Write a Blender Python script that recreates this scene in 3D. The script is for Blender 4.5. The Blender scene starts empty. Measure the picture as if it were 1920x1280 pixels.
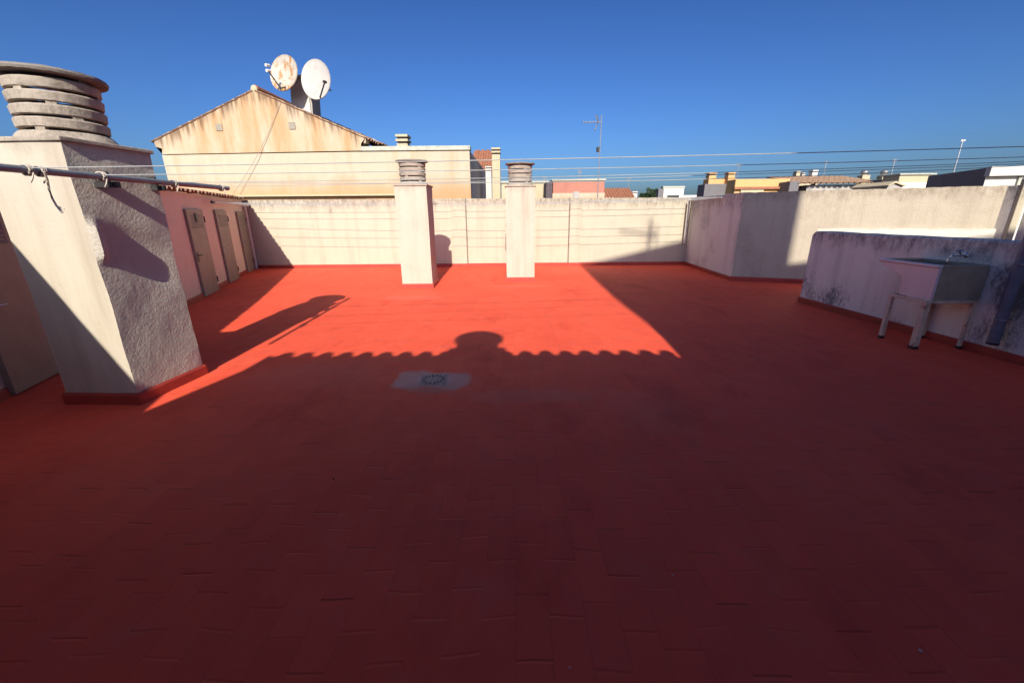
import bpy, bmesh, math, random
from mathutils import Vector, Matrix
random.seed(7)
R = math.radians
scene = bpy.context.scene
C = scene.collection

# ------------------------------------------------------------------ camera, world, sun, exposure
FPX, EYE = 767.4, 1.6                      # focal length in pixels of the 1920 px photograph, eye height
YAW, PITCH, ROLL = R(-0.298), R(17.339), R(-0.490)
cy, sy, cp, sp, cr, sr = math.cos(YAW), math.sin(YAW), math.cos(PITCH), math.sin(PITCH), math.cos(ROLL), math.sin(ROLL)
FW = Vector((sy*cp, cy*cp, -sp)); RT0 = Vector((cy, -sy, 0)); UP0 = RT0.cross(FW)
RT = cr*RT0 + sr*UP0; UP = -sr*RT0 + cr*UP0
cam = bpy.data.cameras.new('camera'); co = bpy.data.objects.new('camera', cam); C.objects.link(co)
cam.sensor_width = 36; cam.lens = 36*FPX/1920; cam.clip_start = 0.05; cam.clip_end = 5000
M = Matrix((RT, UP, -FW)).transposed().to_4x4(); M.translation = (0, 0, EYE); co.matrix_world = M
scene.camera = co
SUN_A, SUN_B = -0.02, 0.60                 # light travels (SUN_A, 1, -SUN_B)
w = bpy.data.worlds.new('World'); scene.world = w; w.use_nodes = True
nt = w.node_tree; nt.nodes.clear()
sky = nt.nodes.new('ShaderNodeTexSky'); sky.sky_type = 'NISHITA'; sky.sun_disc = False
sky.sun_elevation = math.atan(SUN_B); sky.sun_rotation = R(180) + math.atan(SUN_A)
sky.air_density = 1.0; sky.dust_density = 2.3; sky.ozone_density = 8.0; sky.altitude = 50
bg = nt.nodes.new('ShaderNodeBackground'); bg.inputs[1].default_value = 0.052
out = nt.nodes.new('ShaderNodeOutputWorld')
tint = nt.nodes.new('ShaderNodeMix'); tint.data_type = 'RGBA'; tint.blend_type = 'MULTIPLY'; tint.inputs[0].default_value = 1.0
tint.inputs[7].default_value = (0.56, 0.53, 0.525, 1)       # the clear, deep winter blue of the photograph
gam = nt.nodes.new('ShaderNodeGamma'); gam.inputs[1].default_value = 1.5
nt.links.new(sky.outputs[0], gam.inputs[0]); nt.links.new(gam.outputs[0], tint.inputs[6]); nt.links.new(tint.outputs[2], bg.inputs[0]); nt.links.new(bg.outputs[0], out.inputs[0])
sl = bpy.data.lights.new('sun', 'SUN'); sl.energy = 3.5; sl.angle = R(0.55); sl.color = (1.0, 0.93, 0.79)
so = bpy.data.objects.new('sun', sl); C.objects.link(so); so.location = (0, -20, 20)
so.rotation_euler = Vector((SUN_A, 1, -SUN_B)).to_track_quat('-Z', 'Y').to_euler()
scene.view_settings.view_transform = 'Standard'; scene.view_settings.look = 'None'
scene.view_settings.gamma = 1; scene.view_settings.exposure = 1.03
scene.cycles.max_bounces = 8; scene.cycles.diffuse_bounces = 5

# ------------------------------------------------------------------ helpers
def ray(x, y): return (x-960)/FPX*RT - (y-640)/FPX*UP + FW
def at(x, y, Y):                            # the point at depth Y seen at a pixel of the photograph
    d = ray(x, y); return Vector((0, 0, EYE)) + d*(Y/d.y)
def on_plane(x, y, p, n):
    d = ray(x, y); o = Vector((0, 0, EYE)); return o + d*((Vector(p)-o).dot(n)/d.dot(n))
def fz(Y): return 0.0175*max(0.0, Y-8.0)    # the roof falls a little towards the drain
def caster(X, Y, Z, Yc): return Vector((X - SUN_A*(Y-Yc), Yc, Z + SUN_B*(Y-Yc)))

def link(name, bm, mats, parent=None, smooth=False):
    me = bpy.data.meshes.new(name); bmesh.ops.recalc_face_normals(bm, faces=bm.faces); bm.to_mesh(me); bm.free()
    for m in (mats if isinstance(mats, (list, tuple)) else [mats]): me.materials.append(m)
    if smooth:
        for p in me.polygons: p.use_smooth = True
        try: me.set_sharp_from_angle(angle=R(38))
        except Exception: pass
    o = bpy.data.objects.new(name, me); C.objects.link(o)
    if parent: o.parent = parent
    return o
def tag(o, label=None, cat=None, group=None, kind=None):
    if label: o['label'] = label
    if cat: o['category'] = cat
    if group: o['group'] = group
    if kind: o['kind'] = kind
    return o
def thing(name, label, cat, loc=(0, 0, 0), rz=0.0, group=None):
    o = bpy.data.objects.new(name, None); C.objects.link(o); o.location = loc; o.rotation_euler = (0, 0, rz); o.empty_display_size = 0.2
    return tag(o, label, cat, group)
def copy_tree(o, parent=None):
    c = o.copy(); C.objects.link(c)
    if parent: c.parent = parent
    for ch in list(o.children): copy_tree(ch, c)
    return c
def box(bm, x0, x1, y0, y1, z0, z1, bevel=0.0, seg=2, mat=0, xf=None):
    t = bmesh.new()
    v = [t.verts.new(p) for p in ((x0,y0,z0),(x1,y0,z0),(x1,y1,z0),(x0,y1,z0),(x0,y0,z1),(x1,y0,z1),(x1,y1,z1),(x0,y1,z1))]
    for f in ((0,3,2,1),(4,5,6,7),(0,1,5,4),(1,2,6,5),(2,3,7,6),(3,0,4,7)): t.faces.new([v[i] for i in f])
    if bevel: bmesh.ops.bevel(t, geom=t.edges[:], offset=bevel, segments=seg, affect='EDGES', profile=0.5)
    merge(bm, t, mat, xf)
def merge(bm, t, mat=0, xf=None):
    mp = {}
    for v in t.verts: mp[v] = bm.verts.new(xf @ v.co if xf else v.co)
    for f in t.faces:
        try: g = bm.faces.new([mp[v] for v in f.verts]); g.material_index = mat
        except ValueError: pass
    t.free()
def prism(bm, poly, z0, z1, bevel=0.0, mat=0, cap=True):
    t = bmesh.new(); n = len(poly)
    zt = z1 if isinstance(z1, (list, tuple)) else [z1]*n
    zb = z0 if isinstance(z0, (list, tuple)) else [z0]*n
    a = [t.verts.new((p[0], p[1], zb[i])) for i, p in enumerate(poly)]; b = [t.verts.new((p[0], p[1], zt[i])) for i, p in enumerate(poly)]
    for i in range(n): j = (i+1) % n; t.faces.new((a[i], a[j], b[j], b[i]))
    t.faces.new(b); t.faces.new(a[::-1])
    if bevel:
        bmesh.ops.recalc_face_normals(t, faces=t.faces)
        bmesh.ops.bevel(t, geom=t.edges[:], offset=bevel, segments=2, affect='EDGES', profile=0.5)
    merge(bm, t, mat)
def extrude_xz(bm, poly, y0, y1, mat=0, xf=None):     # polygon in X,Z pushed from y0 back to y1
    t = bmesh.new(); n = len(poly)
    a = [t.verts.new((p[0], y0, p[1])) for p in poly]; b = [t.verts.new((p[0], y1, p[1])) for p in poly]
    for i in range(n): j = (i+1) % n; t.faces.new((a[i], a[j], b[j], b[i]))
    t.faces.new(a[::-1]); t.faces.new(b); merge(bm, t, mat, xf)
def tube(bm, pts, r, seg=10, mat=0, caps=True):
    pts = [Vector(p) for p in pts]; rings = []
    rr = r if isinstance(r, (list, tuple)) else [r]*len(pts)
    for i, p in enumerate(pts):
        d = (pts[min(i+1, len(pts)-1)] - pts[max(i-1, 0)]).normalized()
        a = d.cross(Vector((0, 0, 1)) if abs(d.z) < 0.9 else Vector((1, 0, 0))).normalized(); b = d.cross(a)
        rings.append([bm.verts.new(p + rr[i]*(math.cos(2*math.pi*k/seg)*a + math.sin(2*math.pi*k/seg)*b)) for k in range(seg)])
    for i in range(len(rings)-1):
        for k in range(seg):
            f = bm.faces.new((rings[i][k], rings[i][(k+1) % seg], rings[i+1][(k+1) % seg], rings[i+1][k])); f.material_index = mat
    if caps:
        for rg in (rings[0], rings[-1]):
            f = bm.faces.new(rg); f.material_index = mat
def lathe(bm, prof, seg=40, xf=None, closed=False, jit=0.0, rnd=None):
    rings = []
    for r, z in prof:
        if r < 1e-6:
            v = bm.verts.new(xf @ Vector((0, 0, z)) if xf else (0, 0, z)); rings.append([v]); continue
        ring = []
        for k in range(seg):
            a = 2*math.pi*k/seg; q = r + (rnd.uniform(-jit, jit) if rnd else 0)
            p = Vector((q*math.cos(a), q*math.sin(a), z + (rnd.uniform(-jit, jit) if rnd else 0))); ring.append(bm.verts.new(xf @ p if xf else p))
        rings.append(ring)
    n = len(rings); rng = range(n if closed else n-1)
    for i in rng:
        A, B = rings[i], rings[(i+1) % n]
        for k in range(seg):
            k2 = (k+1) % seg
            if len(A) == 1 and len(B) == 1: continue
            if len(A) == 1: bm.faces.new((A[0], B[k], B[k2]))
            elif len(B) == 1: bm.faces.new((A[k], A[k2], B[0]))
            else: bm.faces.new((A[k], A[k2], B[k2], B[k]))

# ------------------------------------------------------------------ materials
class NT:
    def __init__(s, name):
        s.m = bpy.data.materials.new(name); s.m.use_nodes = True; s.t = s.m.node_tree
        s.b = s.t.nodes['Principled BSDF']; s.geo = s.t.nodes.new('ShaderNodeNewGeometry')
        s.sep = s.t.nodes.new('ShaderNodeSeparateXYZ'); s.l(s.geo.outputs['Position'], s.sep.inputs[0])
    def l(s, a, b): s.t.links.new(a, b)
    def val(s, sock, v):
        if hasattr(v, 'is_linked') or hasattr(v, 'links'): s.l(v, sock)
        else: sock.default_value = v
    def math(s, op, a, b=None, c=None, clamp=False):
        n = s.t.nodes.new('ShaderNodeMath'); n.operation = op; n.use_clamp = clamp
        s.val(n.inputs[0], a)
        if b is not None: s.val(n.inputs[1], b)
        if c is not None: s.val(n.inputs[2], c)
        return n.outputs[0]
    def noise(s, scale, sc=(1, 1, 1), detail=4, rough=0.55, loc=(0, 0, 0), dist=0.0):
        mp = s.t.nodes.new('ShaderNodeMapping'); s.l(s.geo.outputs['Position'], mp.inputs[0])
        mp.inputs['Scale'].default_value = sc; mp.inputs['Location'].default_value = loc
        n = s.t.nodes.new('ShaderNodeTexNoise'); n.inputs['Scale'].default_value = scale; n.inputs['Detail'].default_value = detail
        n.inputs['Roughness'].default_value = rough; n.inputs['Distortion'].default_value = dist
        s.l(mp.outputs[0], n.inputs['Vector']); return n.outputs[0]
    def ramp(s, f, a, b):                         # smooth step of f from a to b
        n = s.t.nodes.new('ShaderNodeMapRange'); n.interpolation_type = 'SMOOTHSTEP'; s.val(n.inputs['Value'], f)
        n.inputs['From Min'].default_value = a; n.inputs['From Max'].default_value = b; return n.outputs[0]
    def mix(s, f, a, b, mode='MIX'):
        n = s.t.nodes.new('ShaderNodeMix'); n.data_type = 'RGBA'; n.blend_type = mode
        s.val(n.inputs[0], f)
        for i, v in ((6, a), (7, b)):
            if isinstance(v, tuple): n.inputs[i].default_value = (*v, 1)
            else: s.l(v, n.inputs[i])
        return n.outputs[2]
    def bump(s, h, strength=0.4, dist=0.01, prev=None):
        n = s.t.nodes.new('ShaderNodeBump'); n.inputs['Strength'].default_value = strength; n.inputs['Distance'].default_value = dist
        s.l(h, n.inputs['Height'])
        if prev: s.l(prev, n.inputs['Normal'])
        return n.outputs[0]
    def done(s, col=None, rough=0.85, normal=None, metallic=0.0, spec=0.3):
        if col is not None: s.val(s.b.inputs['Base Color'], (*col, 1) if isinstance(col, tuple) else col)
        s.val(s.b.inputs['Roughness'], rough); s.b.inputs['Metallic'].default_value = metallic
        s.b.inputs['Specular IOR Level'].default_value = spec
        if normal: s.l(normal, s.b.inputs['Normal'])
        return s.m

def plaster(name, base, streak, streak_amt=0.5, top=None, topcol=(0.16, 0.13, 0.10), bump=0.35, bscale=45, mott=0.12, spots=0.0, fleck=0.0, bdist=0.012, topstrength=0.8, bot=None, botcol=(0.42, 0.22, 0.09)):
    n = NT(name)
    st = n.ramp(n.noise(1.0, (3.2, 3.2, 0.22), 6, 0.62, (3, 1, 0)), 0.46, 0.74)
    st2 = n.ramp(n.noise(1.0, (11, 11, 0.5), 4, 0.6, (0, 7, 2)), 0.48, 0.8)
    col = n.mix(n.math('MULTIPLY', st, streak_amt), base, streak)
    col = n.mix(n.math('MULTIPLY', st2, streak_amt*0.35), col, streak)
    mo = n.noise(2.3, (1, 1, 1), 5, 0.65, (9, 0, 4)); dark = tuple(c*0.72 for c in base)
    col = n.mix(n.math('MULTIPLY', n.ramp(mo, 0.45, 0.75), mott*2.5), col, dark)
    if top:
        z0, z1 = top
        z = n.math('ADD', n.sep.outputs[2], n.math('MULTIPLY', n.math('SUBTRACT', n.noise(1.0, (4, 4, 0.6), 6, 0.7), 0.5), (z1-z0)*2.6))
        mk = n.math('MULTIPLY', n.ramp(z, z0, z1), n.ramp(n.noise(14, (1, 1, 0.5), 6, 0.75), 0.3, 0.68))
        col = n.mix(n.math('MULTIPLY', mk, topstrength), col, topcol)
    if bot:
        zb = n.math('ADD', n.sep.outputs[2], n.math('MULTIPLY', n.math('SUBTRACT', n.noise(1.0, (1.6, 1.6, 1), 5, 0.6), 0.5), 0.9))
        col = n.mix(n.math('MULTIPLY', n.math('SUBTRACT', 1.0, n.ramp(zb, *bot)), 0.75), col, botcol)
    if spots:
        sp_ = n.ramp(n.math('MULTIPLY', n.noise(1.1, (1, 1, 0.8), 3, 0.5, (5, 5, 5)), n.math('ADD', n.noise(26, (1, 1, 0.5), 5, 0.8), 0.55)), 0.53, 0.72)
        col = n.mix(n.math('MULTIPLY', sp_, spots), col, topcol)
    if fleck:
        col = n.mix(n.math('MULTIPLY', n.ramp(n.noise(70, (1, 1, 1), 3, 0.6), 0.6, 0.75), fleck), col, dark)
    h = n.math('ADD', n.noise(bscale, (1, 1, 1), 6, 0.65), n.math('MULTIPLY', n.noise(5, (1, 1, 1), 3, 0.5), 1.2))
    return n.done(col, 0.9, n.bump(h, bump, bdist), spec=0.2)

def simple(name, col, rough=0.6, metallic=0.0, var=0.15, scale=9, bump=0.15, spec=0.4, rust=None, rust_r=(0.55, 0.7)):
    n = NT(name); d = tuple(c*(1-2.5*var) for c in col)
    c = n.mix(n.ramp(n.noise(scale, (1, 1, 1), 5, 0.6), 0.35, 0.75), col, d)
    if rust: c = n.mix(n.ramp(n.noise(scale*1.4, (1, 1, 0.6), 6, 0.75, (2, 4, 8)), *rust_r), c, rust)
    return n.done(c, rough, n.bump(n.noise(60, (1, 1, 1), 4, 0.6), bump, 0.006), metallic, spec)

RED = (0.84, 0.108, 0.054)
def floor_mat():
    n = NT('red_roof_paint')
    X, Y = n.sep.outputs[0], n.sep.outputs[1]
    wob = n.math('MULTIPLY', n.math('SUBTRACT', n.noise(1.3, (1, 1, 1), 3), 0.5), 0.03)
    u = n.math('DIVIDE', n.math('ADD', X, wob), 0.142)
    cu = n.math('FLOOR', u)
    off = n.math('MULTIPLY', n.math('FRACT', n.math('MULTIPLY', cu, 0.5)), 1.0)
    wn0 = n.t.nodes.new('ShaderNodeTexWhiteNoise'); wn0.noise_dimensions = '1D'; n.l(cu, wn0.inputs['W'])
    off = n.math('ADD', off, n.math('MULTIPLY', wn0.outputs[0], 0.34))
    wob2 = n.math('MULTIPLY', n.math('SUBTRACT', n.noise(0.9, (1, 1, 1), 3, 0.5, (6, 2, 0)), 0.5), 0.16)
    v = n.math('ADD', n.math('DIVIDE', n.math('ADD', Y, wob2), 0.285), off)
    cv = n.math('FLOOR', v); fu = n.math('FRACT', u); fv = n.math('FRACT', v)
    cmb = n.t.nodes.new('ShaderNodeCombineXYZ'); n.l(cu, cmb.inputs[0]); n.l(cv, cmb.inputs[1])
    wn = n.t.nodes.new('ShaderNodeTexWhiteNoise'); wn.noise_dimensions = '2D'; n.l(cmb.outputs[0], wn.inputs['Vector'])
    rnd = wn.outputs[0]
    sc = n.t.nodes.new('ShaderNodeSeparateColor'); n.l(wn.outputs['Color'], sc.inputs[0])
    # each tile sits a little tilted: the joint towards the viewer is a small step on some tiles
    tilt = n.math('MULTIPLY', n.math('POWER', rnd, 5.0), fv)
    edgev = n.math('MULTIPLY', n.ramp(fv, 0.0, 0.035), n.math('SUBTRACT', 1.0, n.ramp(fv, 0.965, 1.0)))
    edgeu = n.math('MULTIPLY', n.ramp(fu, 0.0, 0.05), n.math('SUBTRACT', 1.0, n.ramp(fu, 0.95, 1.0)))
    jv = n.math('MULTIPLY', n.math('SUBTRACT', 1.0, edgev), n.math('ADD', 0.12, n.math('MULTIPLY', sc.outputs[1], 0.5)))
    ju = n.math('MULTIPLY', n.math('SUBTRACT', 1.0, edgeu), 0.13)
    big = n.noise(2.0, (1, 1, 1), 4, 0.5)
    h = n.math('SUBTRACT', n.math('ADD', n.math('MULTIPLY', tilt, 0.9), n.math('MULTIPLY', big, 1.6)), n.math('ADD', jv, ju))
    nb = n.bump(h, 0.55, 0.012)
    fine = n.math('ADD', n.noise(120, (1, 1, 1), 4, 0.7), n.math('MULTIPLY', n.noise(28, (1, 3, 1), 4, 0.6), 0.8))
    nb = n.bump(fine, 0.22, 0.004, nb)
    # colour: sun-bleached and worn patches, per-tile tone, chalky bloom where water stands round the drain
    col = n.mix(n.ramp(n.noise(0.55, (1, 1, 1), 6, 0.62), 0.35, 0.7), RED, (0.77, 0.092, 0.046))
    col = n.mix(n.math('MULTIPLY', n.ramp(n.noise(3.0, (1, 1, 1), 6, 0.7, (4, 2, 0)), 0.50, 0.74), 0.5), col, (0.70, 0.13, 0.085))
    col = n.mix(n.math('MULTIPLY', n.ramp(n.noise(11, (1, 0.6, 1), 7, 0.8, (2, 9, 0)), 0.54, 0.70), 0.32), col, (0.56, 0.14, 0.10))
    col = n.mix(n.math('MULTIPLY', n.ramp(n.noise(1.4, (1, 0.5, 1), 6, 0.7, (7, 3, 0)), 0.50, 0.72), 0.45), col, (0.50, 0.042, 0.024))
    col = n.mix(n.math('MULTIPLY', n.ramp(n.noise(150, (1, 1, 1), 2, 0.5, (3, 3, 0)), 0.70, 0.78), 0.5), col, (0.62, 0.30, 0.25))
    col = n.mix(n.math('MULTIPLY', sc.outputs[2], 0.14), col, (0.40, 0.05, 0.034))
    col = n.mix(n.math('MULTIPLY', n.ramp(n.noise(0.8, (0.35, 2.6, 1), 6, 0.7, (1, 8, 0)), 0.55, 0.78), 0.30), col, (0.48, 0.12, 0.10))
    dj = n.math('MULTIPLY', n.math('SUBTRACT', 1.0, n.math('MULTIPLY', edgev, 1.0)), n.math('MULTIPLY', n.ramp(sc.outputs[0], 0.78, 0.98), 0.5))
    col = n.mix(dj, col, (0.16, 0.018, 0.014))
    allj = n.math('MAXIMUM', n.math('SUBTRACT', 1.0, edgev), n.math('SUBTRACT', 1.0, edgeu))
    col = n.mix(n.math('MULTIPLY', n.math('MULTIPLY', allj, n.ramp(n.noise(2.2, (1, 1, 1), 5, 0.6, (5, 5, 0)), 0.38, 0.66)), 0.17), col, (0.30, 0.032, 0.022))
    def blob(cx, cyy, rx, ry, amt, c, ns=4.0, soft=0.45):
        nonlocal col
        dx = n.math('DIVIDE', n.math('SUBTRACT', X, cx), rx); dy = n.math('DIVIDE', n.math('SUBTRACT', Y, cyy), ry)
        d = n.math('ADD', n.math('ADD', n.math('POWER', n.math('ABSOLUTE', dx), 3.0), n.math('POWER', n.math('ABSOLUTE', dy), 3.0)),
                   n.math('MULTIPLY', n.math('SUBTRACT', n.math('ADD', n.noise(ns, (1, 1, 1), 7, 0.75, (cx, cyy, 0)), n.math('MULTIPLY', n.math('SUBTRACT', rnd, 0.5), 0.18)), 0.5), 3.0))
        col = n.mix(n.math('MULTIPLY', n.math('SUBTRACT', 1.0, n.ramp(d, 1-soft, 1+soft)), amt), col, c)
    blob(-1.03, 3.86, 0.17, 0.24, 0.72, (0.56, 0.37, 0.29), 7.0, 0.7)
    blob(-0.62, 3.82, 0.17, 0.22, 0.70, (0.54, 0.35, 0.28), 7.0, 0.7)
    blob(-0.815, 3.835, 0.17, 0.17, 0.7, (0.54, 0.36, 0.29), 9.0, 0.5)
    blob(-0.80, 3.64, 0.26, 0.12, 0.42, (0.46, 0.23, 0.17), 8.0, 0.8)
    blob(0.15, 3.45, 0.55, 0.14, 0.22, (0.50, 0.20, 0.14), 7.0, 0.9)
    blob(1.15, 3.15, 0.30, 0.40, 0.13, (0.48, 0.19, 0.14), 6, 0.9)
    blob(-2.1, 4.0, 0.7, 0.35, 0.18, (0.50, 0.18, 0.13), 6, 0.9)
    blob(-2.0, 8.1, 0.55, 0.20, 0.16, (0.72, 0.25, 0.18))
    blob(0.2, 9.3, 0.7, 0.12, 0.12, (0.72, 0.25, 0.18))
    for p in ((1.30, 2.62),): blob(p[0], p[1], 0.05, 0.07, 0.18, (0.46, 0.15, 0.11), 18, 0.8)
    rr = n.math('ADD', 0.55, n.math('MULTIPLY', n.noise(6, (1, 1, 1), 4, 0.6), 0.35))
    return n.done(col, rr, nb, spec=0.18)

M_floor = floor_mat()
M_skirt = simple('red_skirting_paint', (0.37, 0.046, 0.030), 0.6, var=0.1, scale=5)
M_wall = plaster('cream_wall_render', (0.47, 0.42, 0.325), (0.32, 0.27, 0.20), 0.36, (1.66, 1.98), (0.15, 0.125, 0.10), fleck=0.25)
M_grey = plaster('grey_weathered_render', (0.76, 0.73, 0.66), (0.52, 0.48, 0.43), 0.7, (1.55, 2.0), (0.15, 0.135, 0.12), spots=0.35)
M_obl = plaster('rough_cream_render', (0.455, 0.395, 0.315), (0.31, 0.25, 0.19), 0.5, (1.75, 2.0), (0.24, 0.19, 0.14), bump=0.8, bscale=30, spots=0.25, fleck=0.35)
M_ledge = plaster('painted_sun_ledge', (0.66, 0.61, 0.52), (0.5, 0.44, 0.36), 0.3, (1.20, 1.235), (0.16, 0.13, 0.10), topstrength=0.5)  # pale base paints the sunlit strip, dark top band its shadow line
M_par = plaster('mould_stained_render', (0.80, 0.82, 0.73), (0.55, 0.56, 0.51), 0.8, (0.95, 1.22), (0.13, 0.13, 0.13), spots=0.85, topstrength=0.85)
M_shed = plaster('peach_shed_render', (0.72, 0.62, 0.49), (0.60, 0.50, 0.39), 0.35, fleck=0.2)
M_shaft = plaster('cream_chimney_render', (0.47, 0.42, 0.345), (0.32, 0.255, 0.195), 0.65, (2.02, 2.2), (0.27, 0.21, 0.16), bump=0.3, bscale=40, bdist=0.01, fleck=0.2, topstrength=0.5)
M_rough = plaster('rough_pillar_render', (0.50, 0.45, 0.39), (0.37, 0.32, 0.27), 0.4, bump=1.0, bscale=42, bdist=0.016, fleck=0.4)
M_conc = plaster('weathered_concrete', (0.37, 0.315, 0.26), (0.18, 0.15, 0.125), 0.7, bump=0.7, bscale=30, spots=0.8, fleck=0.6)
M_cap = plaster('dark_lichened_concrete', (0.21, 0.185, 0.165), (0.12, 0.105, 0.095), 0.6, bump=0.7, bscale=30, spots=0.8, fleck=0.5)
M_door = simple('taupe_door_paint', (0.29, 0.25, 0.195), 0.55, var=0.07, scale=4, bump=0.08)
M_dark = simple('black_ironmongery', (0.03, 0.028, 0.027), 0.5, var=0.1)
M_pipe = simple('grey_pvc_pipe', (0.20, 0.215, 0.235), 0.42, var=0.1, scale=12, spec=0.5)
M_pipe2 = simple('slate_blue_pipe_paint', (0.15, 0.18, 0.235), 0.45, var=0.12, scale=6, rust=(0.10, 0.08, 0.07), rust_r=(0.66, 0.8))
M_white = simple('white_pipe_paint', (0.62, 0.58, 0.53), 0.55, var=0.08)
M_rope = simple('pale_nylon_cord', (0.55, 0.47, 0.40), 0.9, var=0.15, scale=40)
M_wire = simple('white_plastic_line', (0.34, 0.345, 0.345), 0.5, var=0.08, scale=4)
M_steel = simple('galvanised_steel', (0.42, 0.42, 0.42), 0.4, 0.8, var=0.1)
M_chrome = simple('chromed_brass', (0.62, 0.62, 0.63), 0.18, 1.0, var=0.05, bump=0.02)
M_iron = simple('cast_iron_grate', (0.46, 0.31, 0.25), 0.7, var=0.2, scale=30)
M_hole = simple('drain_darkness', (0.006, 0.006, 0.006), 0.9, var=0)
M_glaze = simple('white_glazed_sink_front', (0.66, 0.60, 0.62), 0.30, var=0.04, scale=6, spec=0.5)
M_sinkconc = simple('olive_grey_sink_concrete', (0.36, 0.325, 0.25), 0.85, var=0.1, scale=5, bump=0.3)
M_stand = simple('chipped_cream_stand_paint', (0.64, 0.55, 0.43), 0.6, var=0.08, scale=10, rust=(0.20, 0.085, 0.045), rust_r=(0.55, 0.68))
def tile_mat(name, a, b, c):
    n = NT(name)
    col = n.mix(n.ramp(n.noise(5, (1, 1, 1), 4, 0.7), 0.35, 0.7), a, b); col = n.mix(n.math('MULTIPLY', n.ramp(n.noise(9, (1, 1, 1), 6, 0.8, (3, 3, 3)), 0.52, 0.7), 0.7), col, c)
    return n.done(col, 0.9, n.bump(n.noise(40, (1, 1, 1), 4), 0.3, 0.01), spec=0.2)
M_tile = tile_mat('old_terracotta_tile', (0.36, 0.15, 0.085), (0.26, 0.11, 0.065), (0.15, 0.12, 0.095))
M_verge = tile_mat('lichened_dark_tile', (0.30, 0.17, 0.115), (0.21, 0.12, 0.085), (0.13, 0.10, 0.085))
def gable_mat():                                   # rusty run-off stains hang below the verge tiles
    n = NT('stained_ochre_gable_render')
    base = (0.45, 0.34, 0.225)
    col = n.mix(n.ramp(n.noise(0.8, (1, 1, 0.6), 5, 0.6), 0.4, 0.7), base, (0.46, 0.40, 0.31))
    st = n.ramp(n.noise(1.0, (2.0, 2.0, 0.28), 6, 0.68, (0, 0, 3)), 0.42, 0.68)
    col = n.mix(n.math('MULTIPLY', st, 0.75), col, (0.42, 0.225, 0.095))
    col = n.mix(n.math('MULTIPLY', n.ramp(n.noise(1.0, (7, 7, 0.6), 5, 0.7, (5, 0, 0)), 0.55, 0.75), 0.35), col, (0.40, 0.28, 0.17))
    att = n.t.nodes.new('ShaderNodeAttribute'); att.attribute_name = 'verge_distance'
    d = n.math('ADD', att.outputs['Fac'], n.math('MULTIPLY', n.math('SUBTRACT', n.noise(1.0, (9, 9, 0.3), 4, 0.6), 0.5), 1.2))
    k = n.math('MULTIPLY', n.math('SUBTRACT', 1.0, n.ramp(d, 0.0, 0.5)), n.ramp(n.noise(1.0, (6.5, 6.5, 0.2), 3, 0.5, (8, 1, 0)), 0.36, 0.58))
    col = n.mix(n.math('MULTIPLY', k, 0.9), col, (0.14, 0.085, 0.05))
    return n.done(col, 0.92, n.bump(n.noise(25, (1, 1, 1), 5), 0.4, 0.02), spec=0.15)
M_gable = gable_mat()
zl = at(500, 366, 15.2).z
M_ochre = plaster('ochre_house_render', (0.455, 0.385, 0.29), (0.43, 0.29, 0.17), 0.6, mott=0.12, fleck=0.15, bot=(zl-0.1, zl+0.75))
M_annexside = plaster('grey_side_render', (0.38, 0.345, 0.32), (0.22, 0.20, 0.19), 0.9, fleck=0.3)
M_coping = simple('pale_green_grey_coping', (0.42, 0.42, 0.35), 0.8, var=0.1)
M_palecream = plaster('pale_cream_house_render', (0.455, 0.385, 0.255), (0.34, 0.27, 0.18), 0.4)
M_dish = simple('white_dish_paint', (0.42, 0.39, 0.36), 0.55, var=0.06, scale=3)
M_dishrust = simple('rusting_dish_paint', (0.44, 0.40, 0.34), 0.6, var=0.08, scale=3, rust=(0.33, 0.175, 0.07), rust_r=(0.47, 0.58))
M_brick = plaster('red_brick_face', (0.40, 0.17, 0.125), (0.33, 0.13, 0.10), 0.4, bump=0.3)
M_brown = simple('dark_brown_render', (0.10, 0.075, 0.085), 0.9)
M_orange = plaster('orange_house_render', (0.56, 0.34, 0.15), (0.50, 0.25, 0.10), 0.4)
M_darkgrey = plaster('dark_grey_render', (0.155, 0.145, 0.15), (0.11, 0.10, 0.105), 0.4, bump=0.2)
M_whitewall = plaster('white_house_render', (0.54, 0.51, 0.46), (0.42, 0.38, 0.33), 0.25, bump=0.2)
M_glass = simple('dark_window_glass', (0.03, 0.035, 0.04), 0.12, var=0, spec=0.6)
M_antenna = simple('aluminium_antenna', (0.36, 0.37, 0.39), 0.45, 0.6, var=0.1)
M_leaf = simple('far_foliage', (0.045, 0.075, 0.03), 0.9, var=0.3, scale=3)
M_bark = simple('tree_bark', (0.10, 0.075, 0.05), 0.9)
M_ground = simple('street_ground', (0.14, 0.125, 0.11), 0.95, var=0.15, scale=0.05)
M_behind = plaster('cream_stair_house_render', (0.62, 0.55, 0.46), (0.5, 0.43, 0.35), 0.3)

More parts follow.
